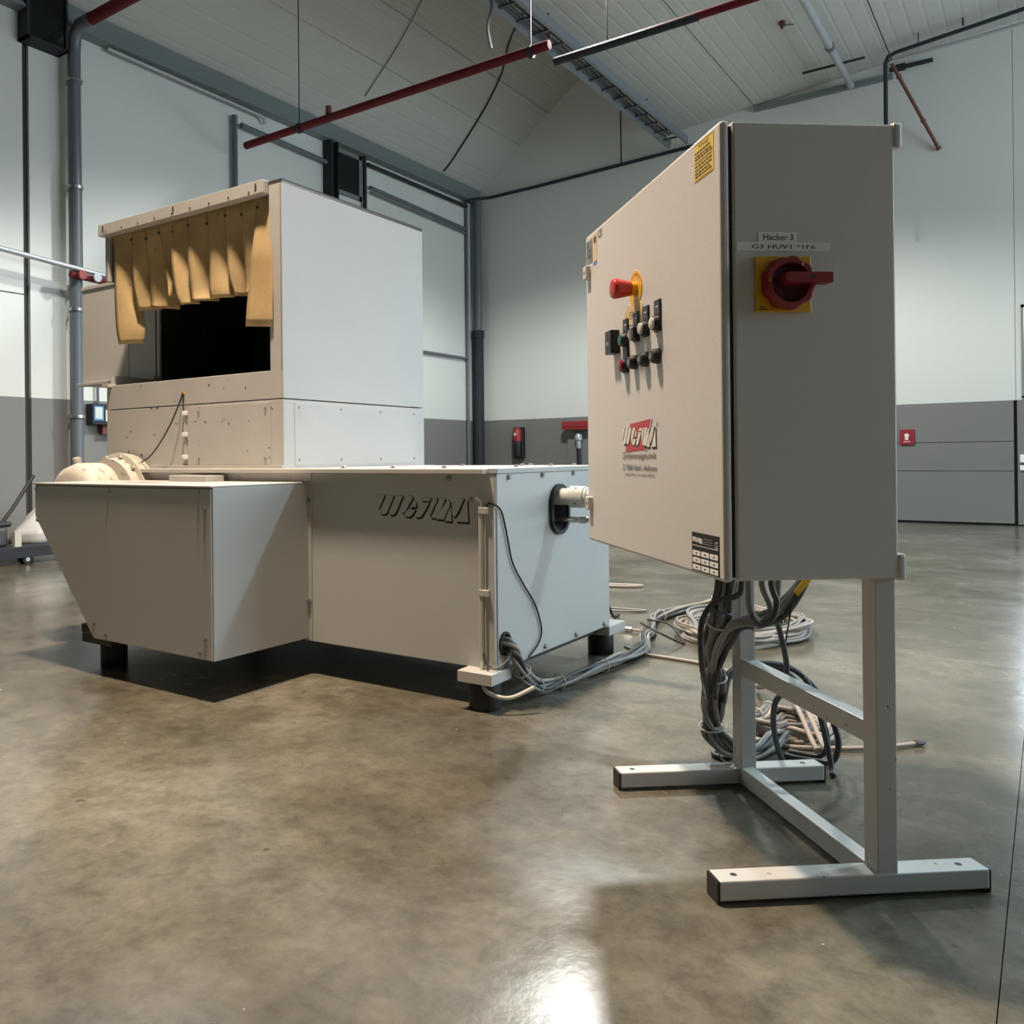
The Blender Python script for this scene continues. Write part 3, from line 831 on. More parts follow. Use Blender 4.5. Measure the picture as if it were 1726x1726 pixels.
# drive cover (projecting box on the front, cut away at a slant)
DC = [(-0.752, 0.126), (-0.752, 0.662), (-1.739, 0.662), (-1.739, 0.543), (-1.375, 0.126)]
dc = MB().prism(DC, (0, -0.436, 0), R_, U_, (0, 0.436, 0)).build('drive_cover', 'paint', S, bevel=0.002)
FC = [(-0.757, 0.130), (-0.757, 0.657), (-1.735, 0.657), (-1.735, 0.544), (-1.374, 0.130)]
fcp = MB().prism(FC, (0, -0.441, 0), R_, U_, (0, 0.006, 0)).build('cover_front_plate', 'paint', S, bevel=0.0012)
for x, z in ((-1.725, 0.646), (-1.273, 0.646), (-0.812, 0.645), (-0.783, 0.596), (-1.718, 0.530), (-1.368, 0.182), (-1.30, 0.150), (-0.786, 0.194), (-0.811, 0.150)):
    bolt(fcp, (x, -0.441, z), '-y', 0.0065)
MB().box(-1.745, -0.445, 0.662, -0.752, -0.03, 0.668).build('cover_lid', 'paint_old', S, bevel=0.0015)
MB().box(-1.38, -0.30, 0.668, -1.16, -0.285, 0.6685).box(-1.32, -0.28, 0.668, -1.22, -0.27, 0.6685).build('red_chalk_mark', 'ink_red', S)
box('cover_hinge_plate', 'paint_old', S, -1.36, -0.12, 0.668, -1.15, -0.03, 0.690, 0.002)
# drive motor sticking up behind the cover
mo = MB().lathe((-1.80, 0.02, 0.575), (0, -1, 0), [(0.0, 0.20), (0.035, 0.205), (0.06, 0.205), (0.065, 0.185), (0.10, 0.18)], 40).build('motor_flange', 'cast', S, smooth=40)
mo2 = MB().lathe((-1.86, -0.05, 0.575), (0, -1, 0), [(0.0, 0.165), (0.12, 0.165), (0.16, 0.15), (0.18, 0.12), (0.185, 0.075), (0.19, 0.06), (0.20, 0.06)], 40).build('motor_drum', 'cast', S, smooth=40)
MB().lathe((-1.96, -0.10, 0.66), (-0.25, -0.05, 1), [(0, 0.014), (0.07, 0.014), (0.08, 0.02), (0.10, 0.02), (0.106, 0.012)], 12).build('lifting_eye', 'paint_old', S, smooth=40)
for a in (0.35, 0.85, 1.35, 1.85, 2.4):
    MB().lathe((-1.80 + 0.193 * math.cos(a), -0.045, 0.575 + 0.193 * math.sin(a)), (0, -1, 0), [(0, 0.009), (0.012, 0.009)], 6).build('flange_bolt', 'cast', S)

# feet
def foot(x, y, bx0, by0, bx1, by1, dark=False):
    MB().lathe((x, y, 0), (0, 0, 1), [(0, 0.046), (0.004, 0.048), (0.08, 0.048), (0.084, 0.046)], 24).build('rubber_foot', 'rubber', S, smooth=40)
    pad = box('foot_pad', 'paint_old' if not dark else 'inside', S, bx0, by0, 0.083, bx1, by1, 0.117, 0.002)  # dark pads carry the shade under the machine in their colour
    MB().lathe((x, y, 0.117), (0, 0, 1), [(0, 0.016), (0.002, 0.016), (0.0021, 0.011), (0.012, 0.011)], 6).build('foot_nut', 'steel', pad)
foot(-0.045, -0.005, -0.105, -0.065, 0.012, 0.055)
foot(-0.055, 0.865, -0.11, 0.79, 0.012, 0.945)
foot(-1.44, -0.31, -1.55, -0.37, -1.37, -0.22, True)
foot(-1.90, 0.86, -1.96, 0.79, -1.84, 0.93, True)
box('frame_rail', 'inside', S, -1.66, -0.30, 0.095, -1.37, -0.20, 0.126)  # rails darkened by colour for the shade below the base
box('frame_rail', 'inside', S, -0.10, 0.02, 0.09, -0.04, 0.80, 0.118)
box('frame_rail', 'inside', S, -1.95, 0.75, 0.09, -0.05, 0.80, 0.118)
box('cable_bracket', 'paint_old', S, 0.0, 0.125, 0.118, 0.004, 0.165, 0.15, 0.001)

# hopper
HX0, HX1, HY0, HY1 = -1.976, -0.910, 0.04, 0.931
rp = box('hopper_side_panel', 'paint', S, HX1 - 0.012, HY0, 0.970, HX1, HY1, 1.767, 0.003)
lp = box('hopper_side_skirt', 'paint', S, HX1 - 0.012, HY0, 0.715, HX1, HY1, 0.966, 0.0015)
box('inspection_plate', 'paint', lp, HX1 - 0.002, 0.097, 0.726, HX1 + 0.0025, 0.872, 0.956, 0.001)
for y in (0.12, 0.36, 0.61, 0.85):
    for z in (0.745, 0.94):
        bolt(lp, (HX1 + 0.0025, y, z), '+x', 0.0045)
# front: right post, sill, skirts
box('hopper_post', 'paint_old', S, -0.975, HY0, 1.066, HX1 - 0.0005, HY0 + 0.02, 1.767, 0.0015)
box('hopper_sill', 'paint_chip', S, HX0, HY0, 0.970, HX1 - 0.0005, HY0 + 0.03, 1.074, 0.002)
sk = box('hopper_front_skirt', 'paint_chip', S, HX0, HY0, 0.715, HX1 - 0.0005, HY0 + 0.02, 0.966, 0.0015)
box('skirt_plate', 'paint_chip', sk, -1.435, HY0 - 0.003, 0.728, -0.972, HY0 + 0.002, 0.958, 0.0008)
for x in (-1.37, -1.0):
    for z in (0.75, 0.935):
        bolt(sk, (x, HY0 - 0.003, z), '-y', 0.0045)
hg = MB().box(-1.458, HY0 - 0.008, 0.745, -1.444, HY0, 0.945).build('hinge_rod', 'paint_old', sk, bevel=0.0015)
for z in (0.76, 0.85, 0.935):
    box('hinge_knuckle', 'label', sk, -1.462, HY0 - 0.014, z - 0.008, -1.436, HY0 - 0.002, z + 0.008, 0.002)
box('skirt_base_strip', 'paint_old', S, HX0, HY0 - 0.012, 0.715, HX1, HY0, 0.727, 0.001)
MB().tube(spline([(-1.462, HY0 - 0.005, 1.018), (-1.475, HY0 - 0.02, 0.96), (-1.53, HY0 - 0.035, 0.86), (-1.62, HY0 - 0.04, 0.77), (-1.70, HY0 - 0.045, 0.735), (-1.76, HY0 - 0.05, 0.72)], 6), 0.003, 6).build('thin_black_cable', 'black', S, smooth=60)
MB().tube(spline([(-1.462, HY0 - 0.004, 1.018), (-1.458, HY0 - 0.006, 0.98), (-1.455, HY0 - 0.006, 0.94)], 4), 0.002, 6).build('thin_black_cable', 'black', S, smooth=60)
box('yellow_cable_clip', 'yellow', S, -1.468, HY0 - 0.006, 1.012, -1.456, HY0, 1.022)
# top bar carrying the curtain
tb = MB().box(-1.990, 0.012, 1.724, -0.977, 0.10, 1.772).build('curtain_bar', 'paint_old', S, bevel=0.0015)
for k in range(9):
    x = -1.93 + k * 0.11
    bolt(tb, (x, 0.012, 1.739 + 0.002 * (k % 2)), '-y', 0.0032)
for k in range(3):
    MB().prism([(-0.005, -0.016), (0.004, -0.014), (0.006, 0.0), (0.003, 0.016), (-0.004, 0.012)], (-1.955 + k * 0.47, 0.0119, 1.749), R_, U_, (0, -0.0006, 0)).build('rust_mark', 'ink_soft', tb)
MB().box(HX0, HY0, 1.755, HX1, HY1, 1.769).build('hopper_roof', 'ink_soft', S)
MB().box(HX0, HY0, 1.53, HX0 + 0.012, HY1, 1.767).box(HX0, HY0 - 0.0, 1.53, HX0 + 0.02, HY0 + 0.02, 1.767).build('hopper_left_panel', 'paint_old', S)
box('hopper_back_panel', 'paint', S, HX0, HY1 - 0.02, 0.715, HX1 - 0.012, HY1, 1.767)
# grimy inside
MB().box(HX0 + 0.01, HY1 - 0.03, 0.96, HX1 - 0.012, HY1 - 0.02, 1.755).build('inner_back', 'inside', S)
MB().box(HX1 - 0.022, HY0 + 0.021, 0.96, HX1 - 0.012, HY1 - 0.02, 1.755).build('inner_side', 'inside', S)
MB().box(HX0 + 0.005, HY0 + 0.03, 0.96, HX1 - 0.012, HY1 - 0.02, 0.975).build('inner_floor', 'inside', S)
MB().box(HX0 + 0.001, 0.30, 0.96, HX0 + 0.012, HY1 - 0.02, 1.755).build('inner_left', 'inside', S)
# side chute seen through the opening, standing out past the hopper
MB().box(-2.549, 0.30, 1.13, -2.176, 0.312, 1.612).build('chute_plate', 'paint', S, bevel=0.002)
MB().box(-2.172, 0.30, 1.13, -1.945, 0.312, 1.70).build('chute_plate', 'paint', S, bevel=0.002)
box('chute_fold', 'paint', S, -2.549, 0.294, 1.598, -1.99, 0.302, 1.613)
box('chute_ledge', 'paint_old', S, -2.552, 0.265, 1.118, -1.945, 0.312, 1.132, 0.002)
MB().box(-2.545, 0.312, 1.12, -1.976, 0.90, 1.61).build('chute_box', 'paint', S)
box('hopper_left_skirt', 'paint', S, HX0, HY0 + 0.02, 0.715, HX0 + 0.012, HY1, 1.12)
box('sill_block', 'paint_old', S, -1.985, 0.02, 1.066, -1.94, 0.06, 1.082, 0.001)
# strip curtain
STRIPS = [
([(-1.948, 1.742), (-1.922, 1.644), (-1.911, 1.472), (-1.897, 1.333), (-1.881, 1.247)], [(-1.81, 1.735), (-1.804, 1.626), (-1.796, 1.442), (-1.771, 1.321), (-1.783, 1.25)]),
([(-1.81, 1.735), (-1.803, 1.615), (-1.797, 1.485), (-1.781, 1.384)], [(-1.712, 1.735), (-1.721, 1.582), (-1.724, 1.476), (-1.675, 1.384)]),
([(-1.712, 1.735), (-1.711, 1.591), (-1.71, 1.448), (-1.697, 1.39)], [(-1.628, 1.734), (-1.617, 1.619), (-1.586, 1.485), (-1.565, 1.373)]),
([(-1.628, 1.734), (-1.613, 1.608), (-1.58, 1.458), (-1.576, 1.418)], [(-1.538, 1.734), (-1.534, 1.56), (-1.55, 1.485), (-1.572, 1.424)]),
([(-1.538, 1.734), (-1.533, 1.596), (-1.503, 1.422), (-1.48, 1.373)], [(-1.441, 1.732), (-1.434, 1.566), (-1.425, 1.438), (-1.414, 1.375)]),
([(-1.441, 1.732), (-1.433, 1.581), (-1.421, 1.438), (-1.406, 1.379)], [(-1.33, 1.73), (-1.32, 1.594), (-1.325, 1.45), (-1.321, 1.378)]),
([(-1.326, 1.73), (-1.319, 1.594), (-1.318, 1.449), (-1.307, 1.378)], [(-1.224, 1.729), (-1.22, 1.578), (-1.213, 1.46), (-1.201, 1.375)]),
([(-1.224, 1.729), (-1.217, 1.578), (-1.206, 1.459), (-1.182, 1.376)], [(-1.133, 1.727), (-1.133, 1.565), (-1.13, 1.449), (-1.128, 1.374)]),
([(-1.133, 1.727), (-1.133, 1.565), (-1.132, 1.449), (-1.131, 1.373)], [(-1.046, 1.722), (-1.057, 1.572), (-1.068, 1.441), (-1.073, 1.374)]),
([(-1.046, 1.722), (-1.053, 1.571), (-1.071, 1.393), (-1.084, 1.245)], [(-0.958, 1.718), (-0.959, 1.565), (-0.955, 1.379), (-0.954, 1.232)]),
]
TW = [(0.012, -0.03), (0.0, -0.035), (-0.012, -0.045), (-0.005, -0.05), (0.012, -0.02), (0.01, -0.04), (0.0, -0.02), (0.0, -0.035), (-0.01, -0.01), (0.02, 0.012)]
for k, (Lf, Rt) in enumerate(STRIPS):
    nr, nc = 14, 6
    def along(E, t):
        P = spline([(p[0], 0, p[1]) for p in E], 8)
        f_ = t * (len(P) - 1)
        i = min(int(f_), len(P) - 2)
        return P[i].lerp(P[i + 1], f_ - i)
    mb = MB()
    tl, trr = TW[k]
    for i in range(nr + 1):
        t_ = i / nr
        a, b_ = along(Lf, t_), along(Rt, t_)
        e = max(0.0, min(1.0, (t_ - 0.08) / 0.35))
        for j in range(nc + 1):
            s_ = j / nc
            p = a.lerp(b_, s_)
            yb = 0.056 - 1.3 * (tl * (1 - s_) + trr * s_) * e
            yb -= 0.012 * math.sin(PI * s_) * e * (0.6 + 0.4 * math.sin(3 * t_ + k))
            yb += 0.006 * math.sin(6 * t_ + 2 * k) * t_
            mb.v.append((p.x, yb, p.z))
    for i in range(nr):
        for j in range(nc):
            q = i * (nc + 1) + j
            mb.face((q, q + 1, q + nc + 2, q + nc + 1))
    o = mb.build('curtain_strip', 'leather', S, smooth=70)
    sm = o.modifiers.new('thickness', 'SOLIDIFY')
    sm.thickness = 0.0035
MB().box(-1.95, 0.058, 1.70, -0.977, 0.068, 1.74).build('curtain_header', 'leather', S)
for k in range(9):
    MB().lathe((STRIPS[k][1][0][0], 0.050, 1.69 - 0.012 * (k % 2)), (0, -1, 0), [(-0.006, 0.006), (0.0, 0.006)], 8).build('slit_hole_shade', 'ink_soft', S)  # dark disc for the shade in a punched hole, nothing is cut

# ------------------------------------------------------------------ control cabinet on its stand
C = empty('control_cabinet', (6.238, -9.263, 0.0), 0.72349)
tag(C, 'grey electrical control cabinet with push buttons on tubular floor stand', 'control cabinet')
CW, Z0, Z1, CD = 0.757, 0.539, 1.299, 0.300
box('cabinet_body', 'cab', C, 0.021, 0.0, Z0 + 0.002, CD, CW, Z1 - 0.001, 0.004)
box('door_gasket', 'black', C, 0.012, 0.006, Z0 + 0.008, 0.024, CW - 0.006, Z1 - 0.008)
door = MB().box(0.0, 0.0, Z0, 0.0155, CW, Z1).build('cabinet_door', 'cab', C, bevel=0.006, seg=3)
for y in (0.0, CW - 0.03):
    for z in (Z0 - 0.002, Z1 - 0.042):
        box('mounting_lug', 'cab', C, CD - 0.003, y - 0.002, z, CD + 0.014, y + 0.03, z + 0.045, 0.006)
DR, DU = (0, -1, 0), (0, 0, 1)       # door lettering runs towards the near edge
def dtext(name, body, mat, y, z, w, h):
    return text(name, body, mat, door, (0.0, y, z), DR, DU, w, h, 0.0009)
def dbox(name, mat, ya, za, yb, zb, th, bev=0.0, x0=0.0):
    return box(name, mat, door, x0 - th, min(ya, yb), za, x0 + 0.001, max(ya, yb), zb, bev)
# door locks
for z in (1.204, 0.632):
    dbox('door_lock', 'cab', 0.718, z - 0.016, 0.744, z + 0.016, 0.012, 0.002)
    MB().lathe((-0.012, 0.731, z), (-1, 0, 0), [(0, 0.006), (0.0006, 0.006)], 3).build('key_slot', 'ink', door)
# emergency stop
ey, ez = 0.400, 1.100
MB().lathe((0.0, ey, ez), (-1, 0, 0), [(-0.001, 0.037), (0.0012, 0.037)], 36).build('emergency_stop_disc', 'yellow', door)
es = MB()
es.mat(0).lathe((-0.001, ey, ez), (-1, 0, 0), [(0, 0.0145), (0.012, 0.0145)], 24)
es.mat(1).lathe((-0.012, ey, ez), (-1, 0, 0), [(0, 0.015), (0.002, 0.0155), (0.026, 0.0205), (0.034, 0.0215), (0.039, 0.019), (0.041, 0.012)], 28)
es.build('emergency_stop_button', ['yellow', 'red'], door, smooth=40)
for k in range(7):
    a = PI * (0.22 + 0.56 * k / 6)
    MB().prism([(-0.0012, -0.002), (0.0012, -0.002), (0.0012, 0.002), (-0.0012, 0.002)], (-0.0013, ey + 0.030 * math.cos(a), ez + 0.030 * math.sin(a)), (0, -math.sin(a), math.cos(a)), (0, math.cos(a), math.sin(a)), (-0.0004, 0, 0)).build('disc_print', 'ink_soft', door)
MB().prism([(0.0, 0.0), (0.11, -0.008), (0.118, 0.03), (0.10, 0.042), (0.085, 0.035), (0.06, 0.046), (0.045, 0.036), (0.03, 0.044), (0.012, 0.028)], (0, 0.478, 1.032), DR, DU, (-0.0008, 0, 0)).build('torn_label', 'paper', door)
dtext('handwriting', 'A', 'ink_soft', 0.462, 1.042, 0.010, 0.012)
dtext('handwriting', 'EIN', 'ink_soft', 0.438, 1.041, 0.032, 0.016)
# push buttons
def button(y, z, lens, plate=True, ring=0.0145):
    root = door
    if plate:
        dbox('button_label_plate', 'black', y - 0.0155, z - 0.0165, y + 0.0155, z + 0.046, 0.0035, 0.0008)
        dbox('button_label_field', 'cable_dark', y - 0.012, z + 0.020, y + 0.012, z + 0.041, 0.0004, x0=-0.0035)
    mb = MB()
    mb.mat(0).lathe((0, y, z), (-1, 0, 0), [(0, ring + 0.001), (0.010, ring), (0.0125, ring - 0.001)], 24)
    mb.mat(1).lathe((-0.012, y, z), (-1, 0, 0), [(0, ring - 0.0025), (0.004, ring - 0.003), (0.005, ring - 0.005)], 24)
    mb.build('push_button', ['black', lens], root, smooth=40)
for y, z, l in ((0.460, 1.000, 'green'), (0.396, 1.004, 'lens_white'), (0.339, 1.007, 'lens_white'), (0.276, 1.008, 'lens_white')):
    button(y, z, l)
for y, z in ((0.460, 1.032), (0.396, 1.036), (0.339, 1.039), (0.276, 1.040)):
    dbox('plate_print', 'label', y - 0.008, z, y + 0.006, z + 0.002, 0.0002, x0=-0.0038)
button(0.462, 0.945, 'lens_red')
for y, z in ((0.404, 0.946), (0.341, 0.945), (0.277, 0.944)):
    button(y, z, 'cable_dark', plate=False)
    dtext('button_print', '0', 'label', y + 0.003, z - 0.004, 0.006, 0.008).location = (-0.0163, 0, 0)
dbox('hour_meter', 'black', 0.508, 0.978, 0.548, 1.030, 0.020, 0.001)
dbox('meter_window', 'cable_grey', 0.522, 0.997, 0.538, 1.006, 0.0004, x0=-0.020)
# maker's logo and address on the door
MB().prism([(0.0, 0.0), (0.118, 0.004), (0.150, 0.066), (0.032, 0.060)], (0.0, 0.474, 0.757), DR, DU, (-0.0006, 0, 0)).build('logo_red_field', 'ink_red', door)
MB().prism([(0.0, 0.0), (0.003, 0.0), (0.040, 0.066), (0.037, 0.066)], (0.0, 0.352, 0.756), DR, DU, (-0.0005, 0, 0)).build('logo_stroke', 'ink', door)
logo(door, (0.0, 0.490, 0.763), DR, DU, 0.200, 0.047, 'ink_white', 'ink_soft', 0.0007, (9, 13))
dtext('registered_mark', '\u00ae', 'ink_soft', 0.291, 0.806, 0.008, 0.010)
dtext('address_line', 'Zerkleinerungstechnik', 'ink_soft', 0.490, 0.738, 0.198, 0.018)
dtext('address_line', 'D 74360 Ilsfeld i. Heilbronn', 'ink', 0.488, 0.7175, 0.198, 0.0125)
dtext('address_line', '(07062) 9570 - 0 \u00b7 Fax 07062 / 957092', 'ink', 0.476, 0.704, 0.172, 0.0075)
# rating plate
dbox('rating_plate', 'black', 0.017, 0.5455, 0.126, 0.613, 0.0008)
logo(door, (-0.0009, 0.122, 0.594), DR, DU, 0.042, 0.011, 'ink_white', None, 0.0003)
text('plate_print', 'CE', 'ink_white', door, (-0.0009, 0.033, 0.592), DR, DU, 0.012, 0.011, 0.0003)
for k in range(3):
    dbox('plate_print', 'cable_grey', 0.078 - 0.036, 0.603 - k * 0.004, 0.078, 0.6042 - k * 0.004, 0.0002, x0=-0.0009)
dbox('plate_rule', 'ink_white', 0.020, 0.5895, 0.122, 0.5905, 0.0002, x0=-0.0009)
for i in range(3):
    for j in range(3):
        ya = 0.122 - j * 0.0348
        za = 0.5725 - i * 0.0125 - 0.0
        dbox('plate_field', 'label', ya - 0.031, za, ya, za + 0.0088, 0.0003, x0=-0.0009)
        dbox('plate_print', 'ink_soft', ya - 0.020, za + 0.0035, ya - 0.012, za + 0.0055, 0.0002, x0=-0.0013)
# yellow warning label, top near edge
dbox('warning_label', 'yellow_lab', 0.024, 1.226, 0.100, 1.291, 0.0007)
dtext('warning_text', 'Achtung!', 'ink_soft', 0.082, 1.2785, 0.040, 0.009)
rw = random.Random(3)
for k, z in enumerate((1.2735, 1.2675, 1.2625, 1.2500, 1.2440, 1.2380, 1.2325)):
    y = 0.096
    while y > 0.036:
        w = rw.uniform(0.005, 0.012)
        dbox('warning_print', 'ink_soft', y - w, z, y, z + 0.0028, 0.0003, x0=-0.0007)
        y -= w + 0.0025
for z in (1.2890, 1.2585, 1.2560, 1.2280):
    dbox('warning_rule', 'ink_soft', 0.028, z, 0.097, z + 0.0006, 0.0003, x0=-0.0007)
# approval stickers, top far edge
dbox('approval_sticker', 'chute', 0.700, 1.225, 0.746, 1.283, 0.0006)
dtext('approval_mark', 'GS', 'ink', 0.738, 1.238, 0.030, 0.022)
MB().prism([(0, 0), (0.008, 0.008), (0.016, 0), (0.008, 0.018)], (-0.0006, 0.742, 1.262), DR, DU, (-0.0004, 0, 0)).build('approval_mark', 'ink', door)
dbox('approval_sticker', 'paper', 0.664, 1.222, 0.692, 1.288, 0.0005)
MB().lathe((-0.0005, 0.678, 1.274), (-1, 0, 0), [(0, 0.009), (0.0004, 0.009)], 16).build('approval_mark', 'ink_soft', door)
dbox('blue_strip', 'ink_blue', 0.664, 1.214, 0.692, 1.221, 0.0006)
dtext('ce_mark', 'CE', 'ink', 0.652, 1.270, 0.030, 0.018)
# side face: labels and main switch
def stext(name, body, mat, x, z, w, h, y=-0.0006):
    return text(name, body, mat, C, (x, y, z), (1, 0, 0), (0, 0, 1), w, h, 0.0003)
box('label_tape', 'label', C, 0.063, -0.0006, 1.0985, 0.1285, 0.002, 1.1155)
stext('label_text', 'Hacker 3', 'ink', 0.0715, 1.102, 0.051, 0.0105)
box('label_tape', 'label', C, 0.026, -0.0008, 1.0845, 0.1855, 0.002, 1.0985)
stext('label_text', 'G3 HUV1 *1F6', 'ink', 0.052, 1.088, 0.108, 0.0072, -0.0008)
box('switch_plate', 'yellow', C, 0.0555, -0.006, 0.983, 0.1495, 0.001, 1.0745, 0.0015)
stext('switch_print', '~', 'ink', 0.062, 0.990, 0.007, 0.002, -0.006)
box('switch_print', 'ink', C, 0.061, -0.0064, 0.9868, 0.0745, -0.005, 0.9882)
kx, kz = 0.1065, 1.0288
kn = MB()
NS = 72
ro, ri = [], []
for k in range(NS):
    a = 2 * PI * k / NS
    ro.append(0.0425 + 0.0015 * math.cos(9 * a))
def ring(y, f, off):
    n = len(kn.v)
    for k in range(NS):
        a = 2 * PI * k / NS
        r = f(k)
        kn.v.append((kx + r * math.cos(a), y, kz + r * math.sin(a)))
    return n
R0 = ring(-0.005, lambda k: ro[k], 0)
R1 = ring(-0.020, lambda k: ro[k], 0)
R2 = ring(-0.023, lambda k: ro[k] - 0.003, 0)
R3 = ring(-0.023, lambda k: 0.0325, 0)
R4 = ring(-0.010, lambda k: 0.0300, 0)
for A, B in ((R0, R1), (R1, R2), (R2, R3), (R3, R4)):
    for k in range(NS):
        j = (k + 1) % NS
        kn.face((A + k, A + j, B + j, B + k))
kn.mat(1)
kn.face(tuple(R4 + k for k in range(NS)))
kn.build('switch_knob', ['red_dark', 'red_deep'], C, smooth=40)
hd = MB().prism([(-0.016, -0.006), (-0.008, -0.0085), (0.063, -0.0085), (0.0645, -0.007), (0.0645, 0.007), (0.063, 0.0085), (-0.008, 0.0085), (-0.016, 0.006)], (kx, -0.012, kz + 0.006), (1, 0, 0), (0, 0, 1), (0, -0.024, 0)).build('switch_handle', 'red_dark', C, bevel=0.0015)
MB().lathe((kx + 0.028, -0.036, kz + 0.006), (0, -1, 0), [(0, 0.0032), (0.0003, 0.0032)], 12).build('padlock_hole_shade', 'ink', hd)  # hole is only drawn: a black disc for its inner shade
for a, t_ in ((0.95, 'I'), (3.05, 'O')):
    text('knob_print', t_, 'yellow_lab', C, (kx + 0.036 * math.cos(a) - 0.003, -0.0231, kz + 0.036 * math.sin(a) - 0.003), (1, 0, 0), (0, 0, 1), 0.003 if t_ == 'I' else 0.006, 0.006)
# stand
def post(ya, yb):
    box('post', 'stand', C, 0.272, ya, 0.030, 0.308, yb, Z0 + 0.012, 0.002)
post(0.022, 0.060)
post(0.512, 0.552)
for ya, yb in ((0.020, 0.065), (0.515, 0.560)):
    ft = box('foot_bar', 'stand', C, -0.004, ya, 0.006, 0.470, yb, 0.040, 0.003)
    for xa, xb in ((-0.0075, -0.002), (0.468, 0.4735)):
        box('end_cap', 'black', ft, xa, ya + 0.001, 0.0, xb, yb - 0.001, 0.039, 0.001)
    for xx in (0.03, 0.43):
        carve(ft, MB().lathe((xx, (ya + yb) / 2, 0.012), (0, 0, 1), [(0, 0.006), (0.05, 0.006)], 16), 'stand')
box('cross_bar', 'stand', C, 0.272, 0.060, 0.006, 0.302, 0.515, 0.044, 0.002)
box('cross_bar', 'stand', C, 0.274, 0.060, 0.250, 0.306, 0.515, 0.288, 0.002)
for ya in (0.018, 0.513):
    box('top_plate', 'stand', C, 0.262, ya, Z0 - 0.006, 0.30, ya + 0.05, Z0 + 0.004)

# ------------------------------------------------------------------ cables
def harness(name, path, label, count, spread, r, mats, group=None, ties=(), twist=5.0, seed=1, n=6, seg=7, floor=False):
    root = empty(name, (path[0][0], path[0][1], 0.0))
    tag(root, label, 'cable', group)
    o = Vector(root.location)
    P = spline(path, n)
    rnd = random.Random(seed)
    frames = []
    for i, p in enumerate(P):
        t = (P[min(i + 1, len(P) - 1)] - P[max(0, i - 1)]).normalized()
        h = Vector((0, 0, 1)) if abs(t.z) < 0.95 else Vector((1, 0, 0))
        e1 = t.cross(h).normalized()
        frames.append((p, e1, e1.cross(t)))
    for c in range(count):
        a0 = 2 * PI * c / max(1, count - 1) if c else 0
        rad = spread if c else 0.0
        ph = rnd.uniform(-0.4, 0.4)
        pts = []
        for i, (p, e1, e2) in enumerate(frames):
            a = a0 + ph + twist * i / len(frames) + 0.5 * math.sin(i * 0.35 + c)
            k = rad * (0.85 + 0.3 * math.sin(i * 0.23 + 2 * c))
            q = p + e1 * (math.cos(a) * k) + e2 * (math.sin(a) * k)
            if q.z < r:
                q.z = r
            pts.append(q - o)
        MB().tube(pts, r, seg).build('cable', mats[c % len(mats)], root, smooth=60)
    for tpos in ties:
        i = int(tpos * (len(frames) - 1))
        p, e1, e2 = frames[i]
        pts = []
        for k in range(16):
            a = 2 * PI * k / 16
            q = p + (e1 * math.cos(a) + e2 * math.sin(a)) * (spread + r * 1.35)
            q.z = max(q.z, 0.0023)
            pts.append(q - o)
        MB().tube(pts, 0.0022, 5, closed=True).build('zip_tie', 'tie', root, smooth=60)
    return root

def loose(name, path, label, r, mat, group=None, n=6, extra=None):
    root = empty(name, (path[0][0], path[0][1], 0.0))
    tag(root, label, 'cable', group)
    o = Vector(root.location)
    P = spline(path, n)
    for q in P:
        q.z = max(q.z, r)
    MB().tube([p - o for p in P], r, 8).build('cable', mat, root, smooth=60)
    if extra:
        extra(root, o)
    return root

harness('cable_bundle', [(5.22, -8.468, 0.190), (5.30, -8.467, 0.190), (5.362, -8.466, 0.189), (5.386, -8.452, 0.165), (5.388, -8.405, 0.09), (5.385, -8.32, 0.035), (5.395, -8.22, 0.024), (5.42, -8.05, 0.026), (5.425, -7.85, 0.024), (5.432, -7.68, 0.024), (5.43, -7.54, 0.024), (5.36, -7.38, 0.026), (5.33, -7.22, 0.026), (5.25, -6.98, 0.024), (5.27, -6.80, 0.024), (5.36, -6.66, 0.045), (5.46, -6.62, 0.085), (5.56, -6.62, 0.088)],
        'thick grey cable bundle with zip ties running across the floor from the shredder', 8, 0.017, 0.0066, ['cable_grey', 'cable_dark', 'cable_grey', 'cable_pale', 'cable_grey', 'cable_grey', 'cable_dark', 'cable_pale'],
        ties=(0.235, 0.30, 0.37, 0.46, 0.57, 0.68, 0.8, 0.92), seed=3)
# coil on the floor behind the stand
coil = []
for k in range(64):
    a = 2 * PI * k / 16 + 2.2
    rr = 1 + 0.07 * math.sin(k * 1.3)
    coil.append((5.62 + 0.22 * rr * math.cos(a) + 0.02 * math.sin(k), -6.93 + 0.34 * rr * math.sin(a), 0.014 + 0.011 * (k // 16) + 0.006 * math.sin(k * 0.9)))
harness('cable_coil', coil, 'flat coil of pale and grey cable on the floor behind the stand', 4, 0.013, 0.0065, ['cable_pale', 'cable_grey', 'cable_pale', 'cable_grey'], ties=(0.03, 0.12, 0.21, 0.40, 0.62), seed=5, n=4, twist=9)
loose('loose_cable', [(5.38, -7.62, 0.03), (5.46, -7.60, 0.008), (5.55, -7.60, 0.006), (5.68, -7.62, 0.006), (5.80, -7.70, 0.006), (5.90, -7.86, 0.008)], 'single pale cable leaving the floor bundle toward the stand', 0.006, 'cable_pale')
loose('loose_cable', [(5.32, -7.30, 0.062), (5.42, -7.38, 0.05), (5.50, -7.34, 0.008), (5.48, -7.27, 0.008), (5.40, -7.20, 0.05), (5.31, -7.21, 0.062)], 'thin black cable looped over the zip tied floor bundle', 0.004, 'black')
